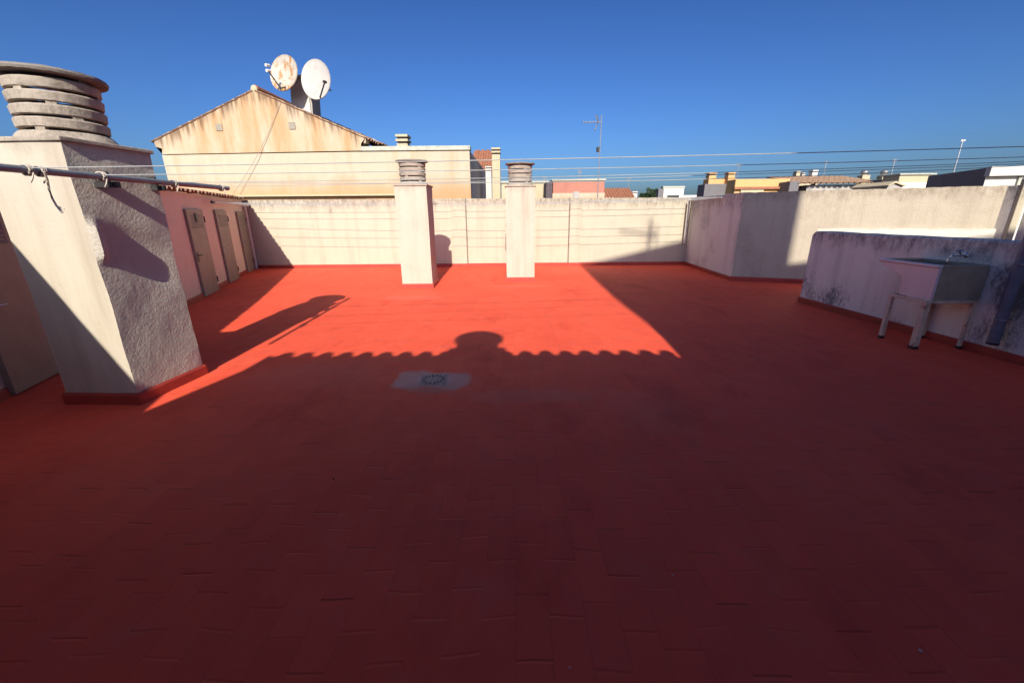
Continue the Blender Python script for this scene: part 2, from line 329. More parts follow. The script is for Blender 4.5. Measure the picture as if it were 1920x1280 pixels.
# ------------------------------------------------------------------ ground and roof terrace floor
bm = bmesh.new()
for k in range(1):
    v = [bm.verts.new(p) for p in ((-900, -900, -9), (900, -900, -9), (900, 1500, -9), (-900, 1500, -9))]; bm.faces.new(v)
tag(link('ground', bm, M_ground), kind='structure')
bm = bmesh.new()
ys = [-6, 0, 4, 8, 9, 10, 11, 12, 12.62]
fl = [(-9.2, 11.5)]*len(ys)
top = [[bm.verts.new((x, y, fz(y))) for x in (-9.2, -5, 0, 5, 11.5)] for y in ys]
bot = [[bm.verts.new((x, y, -0.35)) for x in (-9.2, -5, 0, 5, 11.5)] for y in ys]
for g, s in ((top, 1), (bot, -1)):
    for i in range(len(ys)-1):
        for j in range(4):
            q = (g[i][j], g[i][j+1], g[i+1][j+1], g[i+1][j]); bm.faces.new(q if s > 0 else q[::-1])
for j in range(4):
    bm.faces.new((top[0][j+1], top[0][j], bot[0][j], bot[0][j+1])); bm.faces.new((top[-1][j], top[-1][j+1], bot[-1][j+1], bot[-1][j]))
for i in range(len(ys)-1):
    bm.faces.new((top[i][0], top[i+1][0], bot[i+1][0], bot[i][0])); bm.faces.new((top[i+1][4], top[i][4], bot[i][4], bot[i+1][4]))
tag(link('terrace_floor', bm, M_floor), kind='structure')

# ------------------------------------------------------------------ walls round the terrace
def strip(bm, a, b, n, h, t, z=None, mat=0):          # a skirting strip along a->b, proud by t along n, on the sloping floor
    a, b, n = Vector(a), Vector(b), Vector(n)
    za, zb = (fz(a.y), fz(b.y)) if z is None else (z, z)
    tt = bmesh.new(); vs = []
    for p, zz in ((a, za), (b, zb)):
        for q, hz in ((0.002, h), (t*0.45, h), (t, h-0.02), (t*1.15, -0.06), (0.002, -0.06)):
            r = p + n*q; vs.append(tt.verts.new((r.x, r.y, zz+hz)))
    for i in range(5): j = (i+1) % 5; tt.faces.new((vs[i], vs[j], vs[5+j], vs[5+i]))
    tt.faces.new(vs[:5][::-1]); tt.faces.new(vs[5:]); merge(bm, tt, mat)

BW_L, BW_R = Vector((-7.80, 12.50, 0)), Vector((5.18, 12.58, 0))
bw = thing('boundary_wall', 'long sunlit cream wall across the far end of the red terrace, stained along its top', 'wall', (-1.3, 12.6, 0.08))
def local(o, bmx):                                    # move geometry written in world space into a thing's own frame
    inv = Matrix.Translation(o.location) @ Matrix.Rotation(o.rotation_euler.z, 4, 'Z')
    bmesh.ops.transform(bmx, matrix=inv.inverted(), verts=bmx.verts[:])
def part(name, bmx, m, o, smooth=False, kids=None):
    local(o, bmx); return link(name, bmx, m, o, smooth)
bm = bmesh.new()
nseg = 60; t = bmesh.new(); rnd = random.Random(3)
front_b, front_t, back_t, back_b = [], [], [], []
for i in range(nseg+1):
    p = BW_L.lerp(BW_R + Vector((0.12, 0, 0)), i/nseg) - Vector((0.25*(1-i/nseg), 0, 0)); zt = 2.035 - 0.03*i/nseg + rnd.uniform(-0.007, 0.007)
    front_b.append(t.verts.new((p.x, p.y, -0.2))); front_t.append(t.verts.new((p.x, p.y+0.012, zt)))
    back_t.append(t.verts.new((p.x, p.y+0.20, zt+rnd.uniform(-0.006, 0.006)))); back_b.append(t.verts.new((p.x, p.y+0.20, -0.34)))
for i in range(nseg):
    for A, B in ((front_b, front_t), (front_t, back_t), (back_t, back_b), (back_b, front_b)):
        t.faces.new((A[i], A[i+1], B[i+1], B[i]))
for i in (0, -1): t.faces.new((front_b[i], front_t[i], back_t[i], back_b[i]))
merge(bm, t); part('wall_face', bm, M_wall, bw)
def bwp(x): return BW_L.lerp(BW_R, (x-BW_L.x)/(BW_R.x-BW_L.x))
pil = [(at(849, 450, 12.54).x, at(875, 450, 12.54).x), (at(1067, 450, 12.56).x, at(1087, 450, 12.56).x)]
for a, b in pil:
    bm = bmesh.new(); box(bm, a, b, bwp(a).y-0.05, bwp(a).y-0.001, fz(12.5), 2.0, 0.008); part('pilaster', bm, M_wall, bw)
    bm = bmesh.new(); xx = a-0.03 if a > 0 else b+0.0; box(bm, xx, xx+0.03, bwp(a).y-0.02, bwp(a).y-0.002, fz(12.5)+0.1, 2.03); part('joint_strip', bm, M_cap, bw)
bm = bmesh.new(); xs = [BW_L.x] + [q for ab in pil for q in ab] + [BW_R.x]
for i in range(len(xs)-1):
    a, b = bwp(xs[i]), bwp(xs[i+1]); k = 0.05 if i % 2 else 0.0
    strip(bm, a-Vector((0, k, 0)), b-Vector((0, k, 0)), (0, -1, 0), 0.095, 0.022)
part('skirting', bm, M_skirt, bw)

# right-hand wall: short return, long oblique wall, corner post and the shaded stretch towards the viewer
BX0, BX1 = Vector((5.18, 12.56, 0)), Vector((5.18, 9.776, 0)); OD = Vector((0.951, -0.311, 0)); ON = Vector((-0.311, -0.951, 0))
OL = 4.50; BX2 = BX1 + OD*OL
rw = thing('boundary_wall', 'rough wall at the right with a shaded grey bend and a sunlit oblique face, taller than the sink parapet', 'wall', (6.5, 9.5, 0.03))
bm = bmesh.new()
prism(bm, [(5.18, 12.565), (5.18, 9.776), (5.40, 9.93), (5.40, 12.565)], -0.2, [2.0, 2.01, 2.01, 2.0], 0.012)
part('return_wall', bm, M_grey, rw)
bm = bmesh.new(); t = bmesh.new(); rows = []
for i in range(41):
    f = i/40; p = BX1 + Vector((0.004, -0.004, 0)) + OD*(OL*f); q = p - ON*0.2; zt = 2.005 + 0.03*f + rnd.uniform(-0.006, 0.006)
    rows.append([t.verts.new((p.x, p.y, -0.2)), t.verts.new((p.x, p.y, zt)), t.verts.new((q.x, q.y, zt+rnd.uniform(-.005, .005))), t.verts.new((q.x, q.y, -0.2))])
for i in range(40):
    for j in range(4): t.faces.new((rows[i][j], rows[i+1][j], rows[i+1][(j+1) % 4], rows[i][(j+1) % 4]))
t.faces.new(rows[0]); t.faces.new(rows[-1][::-1]); merge(bm, t)
part('oblique_wall', bm, M_obl, rw)
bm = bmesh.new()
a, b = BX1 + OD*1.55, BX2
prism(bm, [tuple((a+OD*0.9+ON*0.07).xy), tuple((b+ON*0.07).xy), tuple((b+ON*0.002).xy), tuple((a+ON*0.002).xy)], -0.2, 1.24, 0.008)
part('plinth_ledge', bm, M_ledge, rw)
PD = Vector((0.12, -0.99, 0)).normalized(); PN = Vector((-0.99, -0.12, 0))
bm = bmesh.new(); p0 = BX2 + Vector((0.0, 0.0, 0)); p1 = p0 + PD*0.17
prism(bm, [tuple(p0.xy), tuple(p1.xy), tuple((p1-PN*0.2).xy), tuple((p0-PN*0.2).xy)], -0.2, 2.03, 0.01); part('return_wall', bm, M_grey, rw)
bm = bmesh.new(); prism(bm, [(p1.x+0.0, p1.y-0.07), (p1.x+0.14, p1.y-0.07), (p1.x+0.14, p1.y-0.002), (p1.x+0.0, p1.y-0.002)], -0.2, 2.14, 0.01)
part('corner_post', bm, M_wall, rw)
p2 = p1 + PD*0.075 + Vector((0.15, 0, 0)); p3 = p2 + PD*4
bm = bmesh.new(); prism(bm, [tuple(p2.xy), tuple(p3.xy), tuple((p3-PN*0.2).xy), tuple((p2-PN*0.2).xy)], -0.2, 2.06, 0.01); part('return_wall', bm, M_grey, rw)
bm = bmesh.new(); strip(bm, BX0, BX1, (-1, 0, 0), 0.095, 0.022); strip(bm, BX1+Vector((-0.022, 0, 0)), BX1+OD*1.75, ON, 0.105, 0.022); part('skirting', bm, M_skirt, rw)

# low parapet carrying the sink
pw = thing('parapet_wall', 'low mould-stained grey wall behind the laundry sink', 'wall', (5.4, 5.5, 0))
PA, PB = Vector((5.262, 7.44, 0)), Vector((5.62, 1.2, 0))
pdir = (PB-PA).normalized(); pn = Vector((pdir.y, -pdir.x, 0))
if pn.x > 0: pn = -pn
def par(Y): return PA + (PB-PA)*((PA.y-Y)/(PA.y-PB.y))
bm = bmesh.new(); t = bmesh.new(); rows = []
for i in range(33):
    f = (0, 0.003, 0.008, 0.016)[i] if i < 4 else 0.016 + (i-3)/29*0.984; p = PA.lerp(PB, f); q = p - pn*0.26; zt = 1.262 + 0.012*f + rnd.uniform(-.005, .005) - (0.06, 0.024, 0.006, 0)[min(i, 3)]
    rows.append([t.verts.new((p.x, p.y, -0.2)), t.verts.new((p.x, p.y, zt-0.02)), t.verts.new(tuple(p-pn*0.02)[:2]+(zt,)), t.verts.new((q.x, q.y, zt)), t.verts.new((q.x, q.y, -0.2))])
for i in range(32):
    for j in range(5): t.faces.new((rows[i][j], rows[i+1][j], rows[i+1][(j+1) % 5], rows[i][(j+1) % 5]))
t.faces.new(rows[0]); t.faces.new(rows[-1][::-1]); merge(bm, t); part('wall_face', bm, M_par, pw)
bm = bmesh.new(); strip(bm, PA + Vector((0, 0.02, 0)), PB, pn, 0.10, 0.022); part('skirting', bm, M_skirt, pw)
bm = bmesh.new(); strip(bm, PA-pn*0.26, PA, -pdir, 0.10, 0.022); part('skirting', bm, M_skirt, pw)

# ------------------------------------------------------------------ storage sheds on the left
SE = Vector((-0.345, 1, 0)).normalized(); SN = Vector((SE.y, -SE.x, 0))       # along the wall, out into the terrace
def shp(Y, o=0.0): return Vector((-4.735 - 0.345*(Y-3.5), Y, 0)) + SN*o
shed = thing('storage_shed', 'long peach shed with louvred taupe doors and a tiled edge along the left side', 'shed', tuple(shp(7.5)))
S0, S1 = -2.2, 12.49
dY = []
n3 = SN
for tl, trr in (((345, 392), (376, 393)), ((401, 394.5), (421.6, 394.5)), ((442, 396.5), (456, 398))):
    A = on_plane(*tl, shp(7.5, 0.03), SN); B = on_plane(*trr, shp(7.5, 0.03), SN); dY.append((A.y, B.y, (A.z+B.z)/2))
dY.insert(0, (3.50, 4.10, 1.735)); dY.insert(0, (1.9, 2.5, 1.735))
bm = bmesh.new(); t = bmesh.new()
a, b = shp(S0), shp(S1); q, r = a - SN*2.0, b - SN*2.0
prism(bm, [tuple(a.xy), tuple(b.xy), tuple(r.xy), tuple(q.xy)], -0.3, 2.045, 0.01)
part('wall_face', bm, M_shed, shed)
cuts = [S0] + [x for d in dY for x in (d[0]-0.015, d[1]+0.015)] + [S1]
for i in range(0, len(cuts), 2):
    bm = bmesh.new(); strip(bm, shp(cuts[i]), shp(cuts[i+1]), SN, 0.10, 0.02); part('skirting', bm, M_skirt, shed)
for k, (y0, y1, zt) in enumerate(dY):
    zb = fz(y0)+0.012; L = (shp(y1)-shp(y0)).length
    X = Matrix((( SE.x, SN.x, 0, 0), (SE.y, SN.y, 0, 0), (0, 0, 1, 0), (0, 0, 0, 1))); X.translation = shp(y0)
    # leaf: local x along the wall, y out of it
    bm = bmesh.new(); H0, H1 = zt-0.36, zt-0.10; mx = 0.15*L
    box(bm, 0, L, 0.001, 0.05, zb, H0, 0.004, 1, xf=X); box(bm, 0, L, 0.001, 0.05, H1, zt, 0.004, 1, xf=X)
    box(bm, 0, mx, 0.001, 0.05, H0+.0005, H1-.0005, 0, xf=X); box(bm, L-mx, L, 0.001, 0.05, H0+.0005, H1-.0005, 0, xf=X); box(bm, mx, L-mx, 0.001, 0.047, H0+.0005, H1-.0005, 0, xf=X)
    door = part('door', bm, M_door, shed)
    bm = bmesh.new()
    for s in range(7):
        z = H0 + 0.006 + s*(H1-H0)/7; tt = bmesh.new()
        box(tt, mx, L-mx, -0.003, 0.003, 0, (H1-H0)/7-0.008); bmesh.ops.transform(tt, matrix=Matrix.Rotation(R(40), 4, 'X'), verts=tt.verts[:])
        bmesh.ops.transform(tt, matrix=Matrix.Translation((0, 0.057, z)), verts=tt.verts[:]); merge(bm, tt, 0, X)
    local(shed, bm); link('louvre', bm, M_door, door)
    bm = bmesh.new(); zc = zb + 0.80
    box(bm, 0.05, 0.10, 0.05, 0.058, zc-0.10, zc+0.10, 0.002, 1, xf=X); t = bmesh.new(); tube(t, [(0.075, 0.058, zc+0.03), (0.075, 0.10, zc+0.03), (0.18, 0.105, zc+0.025)], 0.010, 8); merge(bm, t, 0, X)
    local(shed, bm); link('handle', bm, M_steel if k != 2 else M_dark, door)
    for hz in (zt-0.2, zb+0.25):
        bm = bmesh.new(); t = bmesh.new(); tube(t, [(L+0.012, 0.055, hz-0.06), (L+0.012, 0.055, hz+0.06)], 0.012, 8); merge(bm, t, 0, X); local(shed, bm); link('hinge', bm, M_dark, door)
    if k == 2:
        bm = bmesh.new(); box(bm, L*0.44, L*0.56, 0.056, 0.066, H0+0.11, H1+0.03, 0.002, 1, xf=X); local(shed, bm); link('latch', bm, M_dark, door)

def barrel_roof(bm, o, U, V, length, depth, period=0.24, amp=0.05, course=0.38, jit=0.008, rnd=random.Random(11)):
    """Courses of barrel tiles: o = corner at the eave, U along it, V up the slope (unit vectors)."""
    U, V = Vector(U), Vector(V); N = U.cross(V).normalized()
    if N.z < 0: N = -N
    nt_ = max(1, round(length/period)); period = length/nt_; nc = max(1, math.ceil(depth/course))
    for c in range(nc):
        d0, d1 = c*course - 0.04, min((c+1)*course + 0.05, depth)
        for k in range(nt_):
            j = rnd.uniform(-jit, jit); jz = rnd.uniform(-jit, jit)*0.5
            for cover in (1, 0):
                cx = (k+0.5)*period if cover else k*period; hw = period*0.36
                seg = 6; rows = []
                for dd, lift, wsc in ((d0+j, 0.03, 1.0), (d1+j, 0.004, 0.86)):
                    row_o, row_i = [], []
                    for s in range(seg+1):
                        a = math.pi*s/seg; ca, sa = math.cos(a), math.sin(a)
                        h = (amp*1.15*sa + (0.012 if cover else 0)) if cover else (amp*0.62*(1-sa) )
                        p = Vector(o) + U*(cx - ca*hw*wsc) + V*dd + N*(h + lift + jz)
                        row_o.append(bm.verts.new(p)); row_i.append(bm.verts.new(p - N*0.014))
                    rows.append((row_o, row_i))
                for s in range(seg):
                    (ao, ai), (bo, bi) = rows
                    bm.faces.new((ao[s], ao[s+1], bo[s+1], bo[s])); bm.faces.new((ai[s], bi[s], bi[s+1], ai[s+1])); bm.faces.new((ao[s], ai[s], ai[s+1], ao[s+1]))
bm = bmesh.new()
e0 = shp(S0, 0.045) + Vector((0, 0, 2.04)); V = (-SN*math.cos(R(9)) + Vector((0, 0, math.sin(R(9))))).normalized()
barrel_roof(bm, e0, SE, V, (shp(S1)-shp(S0)).length-0.03, 1.9, 0.215, 0.034)
part('tile_roof', bm, M_verge, shed)
bm = bmesh.new(); a, b = shp(-3.2, 0.07), shp(1.5, 0.07); q, r = a - SN*2.0, b - SN*2.0
prism(bm, [tuple(a.xy), tuple(b.xy), tuple(r.xy), tuple(q.xy)], 2.10, 2.53, 0.01); part('upper_wall', bm, M_shed, shed)
# white downpipe in the corner of shed and far wall
bm = bmesh.new(); p = shp(12.40, 0.06); tube(bm, [(p.x, p.y, 1.9), (p.x, p.y, 0.08)], 0.042, 12)
tag(link('drainpipe', bm, M_white, smooth=True), 'pale drainpipe in the shaded corner by the last shed door', 'pipe')

# ------------------------------------------------------------------ ventilation chimneys
def wob_box(x0, x1, y0, y1, z0, z1, nx=10, ny=10, nz=40, amp=0.006, seed=1, shade_bulge=None):
    """A hand-plastered shaft: a gridded box whose faces wander by a few millimetres."""
    rn = random.Random(seed); ph = [rn.uniform(0, 6.28) for _ in range(12)]
    t = bmesh.new()
    def f(p):
        x, y, z = p
        d = lambda a, b, i: amp*(math.sin(5.1*a+ph[i])*math.sin(3.7*b+ph[i+1]) + 0.6*math.sin(11*a+ph[i+2])*math.sin(9*b+ph[i+3]))
        q = Vector(p)
        if x in (x0, x1): q.x += d(y, z, 0)
        if y in (y0, y1): q.y += d(x, z, 4)
        if shade_bulge: q = shade_bulge(Vector(p), q)
        return q
    cache = {}
    def vv(x, y, z):
        k = (round(x, 5), round(y, 5), round(z, 5))
        if k not in cache: cache[k] = t.verts.new(f((x, y, z)))
        return cache[k]
    X = [x0+(x1-x0)*i/nx for i in range(nx+1)]; Y = [y0+(y1-y0)*i/ny for i in range(ny+1)]; Z = [z0+(z1-z0)*i/nz for i in range(nz+1)]
    X[-1], Y[-1] = x1, y1
    mi = {}
    for k in range(nz):
        for i in range(nx):
            t.faces.new((vv(X[i], y0, Z[k]), vv(X[i+1], y0, Z[k]), vv(X[i+1], y0, Z[k+1]), vv(X[i], y0, Z[k+1])))
            t.faces.new((vv(X[i+1], y1, Z[k]), vv(X[i], y1, Z[k]), vv(X[i], y1, Z[k+1]), vv(X[i+1], y1, Z[k+1])))
        for j in range(ny):
            fc = t.faces.new((vv(x1, Y[j], Z[k]), vv(x1, Y[j+1], Z[k]), vv(x1, Y[j+1], Z[k+1]), vv(x1, Y[j], Z[k+1]))); fc.material_index = 1
            t.faces.new((vv(x0, Y[j+1], Z[k]), vv(x0, Y[j], Z[k]), vv(x0, Y[j], Z[k+1]), vv(x0, Y[j+1], Z[k+1])))
    for i in range(nx):
        for j in range(ny): t.faces.new((vv(X[i], Y[j], z1), vv(X[i+1], Y[j], z1), vv(X[i+1], Y[j+1], z1), vv(X[i], Y[j+1], z1)))
    return t
CW, CD, CH = 0.665, 0.715, 2.14
def chimney(label, loc, rz, seed, sheared=0.0, shade_bulge=None, rough=False):
    o = thing('ventilation_chimney', label, 'chimney', loc, rz, 'ventilation chimneys standing on the red terrace')
    rn = random.Random(seed)
    t = wob_box(-CW/2, CW/2, -CD/2, CD/2, -0.05, CH, seed=seed, shade_bulge=shade_bulge, amp=0.005, nz=60 if rough else 24, ny=24 if rough else 8)
    sh = Matrix.Identity(4); sh[0][1] = sheared
    bmesh.ops.transform(t, matrix=sh, verts=t.verts[:])
    link('shaft', t, [M_shaft, M_rough if rough else M_shaft], o, smooth=True)
    bm = bmesh.new(); cs = [sh @ Vector(p) for p in ((-CW/2, -CD/2, 0), (CW/2, -CD/2, 0), (CW/2, CD/2, 0), (-CW/2, CD/2, 0))]
    for i in range(4):
        a, b = cs[i], cs[(i+1) % 4]; d = (b-a).normalized(); n = Vector((d.y, -d.x, 0)); strip(bm, a - d*0.022, b + d*0.022, n, 0.105, 0.024, z=0)
    link('skirting', bm, M_skirt, o)
    bm = bmesh.new(); t = bmesh.new(); box(t, -CW/2-0.022, CW/2+0.022, -CD/2-0.022, CD/2+0.022, CH+0.001, CH+0.035, 0.008); bmesh.ops.transform(t, matrix=sh, verts=t.verts[:]); merge(bm, t)
    link('slab', bm, M_conc, o)
    z = CH+0.036
    bm = bmesh.new(); lathe(bm, [(0.17, z), (0.318, z), (0.290, z+0.045), (0.272, z+0.062), (0.17, z+0.062)], 48, closed=True, jit=0.002, rnd=rn); link('collar', bm, M_conc, o, True)
    z += 0.082
    for k in range(4):
        bm = bmesh.new(); r = 0.276 + 0.001*k; X = Matrix.Rotation(rn.uniform(0, 6), 4, 'Z') @ Matrix.Rotation(R(rn.uniform(-.6, .6)), 4, 'X')
        X = Matrix.Translation((rn.uniform(-.004, .004), rn.uniform(-.004, .004), z)) @ X
        lathe(bm, [(0.215, 0.004), (r-0.012, 0), (r-0.004, 0.006), (r+0.003, 0.060), (r-0.006, 0.071), (r-0.03, 0.074), (0.222, 0.068)], 48, X, True, 0.0015, rn)
        for q in range(3):
            a = 2.09*q + 0.5; t = bmesh.new(); box(t, 0.225, 0.262, -0.03, 0.03, -0.024, 0.003); bmesh.ops.transform(t, matrix=X @ Matrix.Rotation(a - 0.3*k, 4, 'Z'), verts=t.verts[:]); merge(bm, t)
        link('louvre_ring', bm, M_conc, o, True); z += 0.0915
    bm = bmesh.new(); X = Matrix.Translation((0, 0, z)) @ Matrix.Rotation(R(rn.uniform(-.8, .8)), 4, 'X')
    lathe(bm, [(0, 0), (0.315, 0), (0.334, 0.006), (0.340, 0.022), (0.332, 0.038), (0.20, 0.052), (0, 0.056)], 56, X, False, 0.002, rn)
    for q in range(3):
        t = bmesh.new(); box(t, 0.225, 0.262, -0.03, 0.03, -0.024, 0.003); bmesh.ops.transform(t, matrix=X @ Matrix.Rotation(2.09*q, 4, 'Z'), verts=t.verts[:]); merge(bm, t)
    link('cap', bm, M_cap, o, True)
    return o
def shade_bulge(p, q):                                    # made-up swelling and hollow, shaped to throw the dark band on this side
    s = lambda a, b, x: max(0, min(1, (x-a)/(b-a)))**2*(3-2*max(0, min(1, (x-a)/(b-a))))
    if p.x > CW/2-1e-4:
        m = s(1.22, 1.32, p.z)*(1-s(1.50, 1.60, p.z)); fy = (p.y+CD/2)/CD
        q.x += m*0.047*s(0, 0.04, fy)*(1-s(0.06, 0.16, fy))
        sh = p.z + 0.34*fy
        m2 = s(1.20, 1.34, sh)*(1-s(1.56, 1.72, sh))
        q.x -= m2*0.030*s(0.1, 0.5, fy)*(1-0.7*s(0.6, 1.0, fy))
        rr = random.Random(hash((round(p.y, 3), round(p.z, 3)))); q.x += rr.uniform(-0.0015, 0.0015)*(1-m2)*(1-m)
    return q
PIL = chimney('large white chimney in the near left foreground with a grey pole fixed across it', (-3.655, 3.70, 0), R(-2.2), 5, sheared=0.045, shade_bulge=shade_bulge, rough=True)
c1 = chimney('left small chimney before the far wall, its rounded shadow on the wall beside it', (-2.145, 9.43, fz(9.4)), R(1.3), 8)
c2 = chimney('right small chimney before the far wall, seen square on beneath the sky', (0.167, 10.2, fz(10.0)), R(0.2), 9)

# ------------------------------------------------------------------ clothes lines
def wire(name, a, b, sag, r, label, group, m, n=28, cat='clothesline'):
    a, b = Vector(a), Vector(b); pts = [a.lerp(b, i/n) - Vector((0, 0, 4*sag*(i/n)*(1-i/n))) for i in range(n+1)]
    bm = bmesh.new(); tube(bm, pts, r, 6); return tag(link(name, bm, m, smooth=True), label, cat, group)
PL0, PL1 = Vector((-3.13, 1.95, 1.895)), Vector((-3.255, 4.95, 1.902))
def pl(Y): return PL0.lerp(PL1, (Y-PL0.y)/(PL1.y-PL0.y))
pole = thing('clothes_pole', 'grey tube bracketed to the large near chimney, cords tied to it', 'pole', tuple(pl(3.7)))
bm = bmesh.new(); tube(bm, [PL0, PL1], 0.024, 16); tube(bm, [PL1+Vector((0.0, 0.0, 0)), PL1 + (PL1-PL0).normalized()*0.02], 0.026, 12); local(pole, bm); link('tube', bm, M_pipe, pole, True)
for Yb in (3.50, 3.98):
    p = pl(Yb); bm = bmesh.new()
    box(bm, p.x-0.16, p.x+0.035, p.y-0.02, p.y+0.02, p.z-0.075, p.z-0.030, 0.004, 1); box(bm, p.x-0.14, p.x-0.03, p.y-0.012, p.y+0.012, p.z-0.03, p.z+0.045, 0.004, 1)
    t = bmesh.new(); tube(t, [(p.x+0.0, p.y-0.03, p.z-0.052), (p.x+0.0, p.y-0.016, p.z-0.052)], 0.011, 8); merge(bm, t)
    local(pole, bm); link('bracket', bm, M_dark, pole)
for Yt in (2.87, 3.4, 4.15, 4.85, 2.95):
    bm = bmesh.new(); p = pl(Yt)
    for s in range(3):
        pts = [p + Vector((0.033*math.cos(a), 0.012*s-0.012+0.004*math.sin(2*a), 0.033*math.sin(a))) for a in [6.283*i/14 for i in range(15)]]; tube(bm, pts, 0.0055, 5)
    tube(bm, [p+Vector((0.03, 0.01, -0.01)), p+Vector((0.045, -0.02, -0.05)), p+Vector((0.04, -0.035, -0.08))], 0.005, 5)
    local(pole, bm); link('cord_knot', bm, M_rope, pole, True)
bm = bmesh.new(); p = pl(2.95); q = [at(83, 322, 2.90), at(89, 338, 2.93), at(92, 355, 2.95), at(98, 372, 2.97), at(106, 386, 2.98), at(114, 394, 2.98)]
tube(bm, q, 0.0065, 6); tube(bm, [q[-2], at(117, 399, 2.98)], 0.007, 5); tube(bm, [q[-2], at(121, 392, 2.99)], 0.004, 5)
tag(link('rope', bm, M_rope, smooth=True), 'short loose cord dangling from the grey pole over the sunlit chimney face', 'rope')
GA = 'white lines strung across the terrace from the near chimney'
pr = thing('clothes_pole', 'dark blue-grey upright pole against the parapet right of the sink', 'pole', (5.33, 4.36, 0))
bm = bmesh.new(); tube(bm, [(5.33, 4.36, 0.17), (5.33, 4.36, 2.2)], 0.05, 18); local(pr, bm); link('tube', bm, M_pipe2, pr, True)
bm = bmesh.new(); tube(bm, [(5.33, 4.36, 0.166), (5.33, 4.36, 0.19)], 0.0525, 18); local(pr, bm); link('end_cap', bm, M_dark, pr, True)
pq = thing('clothes_pole', 'pole with a crossbar beyond the parapet that holds the far ends of the lines', 'pole', (7.05, 4.0, 0))
bm = bmesh.new(); tube(bm, [(7.05, 3.1, 2.17), (7.05, 5.8, 2.17)], 0.029, 12); local(pq, bm); link('crossbar', bm, M_pipe2, pq, True)
bm = bmesh.new(); tube(bm, [(7.05, 4.0, -0.05), (7.05, 4.0, 2.14)], 0.04, 12); local(pq, bm); link('tube', bm, M_pipe2, pq, True)
for hz in (0.45, 1.05):
    bm = bmesh.new(); t = bmesh.new(); tube(t, [(5.33+0.056*math.cos(a), 4.36+0.056*math.sin(a), hz) for a in [6.283*i/20 for i in range(21)]], 0.006, 5); merge(bm, t); box(bm, 5.375, 5.45, 4.35, 4.37, hz-0.015, hz+0.015); local(pr, bm); link('clip', bm, M_steel, pr)
WA = [((0, 2.87), 3.55, 2.115, 0.03, 'uppermost white line over the terrace, crossing in front of the far house'),
      ((0, 3.40), 4.40, 2.115, 0.035, 'second line down over the terrace, dark against the sky at the right'),
      ((0, 4.13), 4.92, 2.100, 0.10, 'lowest sagging line over the terrace, passing just above the far wall'),
      ((0, 4.20), 4.78, 2.110, 0.05, 'third line down over the terrace, knotted at the second pole bracket'),
      ((0, 4.86), 5.20, 2.105, 0.035, 'line over the terrace tied at the very end of the grey pole')]
for (z_, Yl), Yr, zr, sg, lb in WA:
    a = pl(Yl) + Vector((0.03, 0, 0.012)); b = Vector((5.24, Yr, zr)); b = a + (b-a)*((7.04-a.x)/(b.x-a.x)); wire('clothesline', a, b, sg, 0.0034, lb, GA, M_wire)
# the second set, near the far wall
barL = thing('clothes_bar', 'thin pale bar on the shed wall above the second and third doors', 'bar', tuple(shp(11)))
bm = bmesh.new(); A = on_plane(398, 379, shp(7.5, 0.16), SN); B = on_plane(466, 385.5, shp(7.5, 0.16), SN); tube(bm, [A, B], 0.024, 10); local(barL, bm); link('tube', bm, M_white, barL, True)
bm = bmesh.new(); d = (B-A).normalized(); tube(bm, [A-d*0.05, A+d*0.10], 0.029, 10); local(barL, bm); link('end_cap', bm, M_dark, barL, True)
for f in (0.18, 0.85):
    p = A.lerp(B, f); bm = bmesh.new(); tube(bm, [p, p - SN*0.16], 0.014, 8); local(barL, bm); link('bracket', bm, M_white, barL, True)
barR = thing('clothes_bar', 'white bent pipe frame in the far right corner of the terrace', 'bar', (5.0, 12, 0))
bm = bmesh.new(); tube(bm, [(5.06, 12.42, 1.90), (5.06, 12.42, 0.72)], 0.026, 10); local(barR, bm); link('upright', bm, M_white, barR, True)
bm = bmesh.new(); tube(bm, [(5.06, 12.44, 1.905), (5.10, 10.6, 1.93)], 0.022, 10); local(barR, bm); link('crossbar', bm, M_white, barR, True)
bm = bmesh.new(); tube(bm, [(5.06, 12.42, 1.70), (5.10, 10.9, 1.90)], 0.012, 8); local(barR, bm); link('brace', bm, M_white, barR, True)
for (Ya, sg, Yb) in ((12.15, 0.03, 12.2), (11.85, 0.05, 11.95), (11.42, 0.11, 11.35), (10.98, 0.07, 10.95), (10.55, 0.10, 10.62)):
    a = A.lerp(B, min(1, max(0, (Ya-A.y)/(B.y-A.y)))) + Vector((0, 0, 0.02)); b = Vector((5.10, 10.6, 1.95)).lerp(Vector((5.06, 12.44, 1.925)), (Yb-10.6)/1.84)
    wire('clothesline', a, b, sg, 0.0042, 'thin line near the far wall, one of several casting curved shadows on it', 'lines strung along the far wall', M_wire)

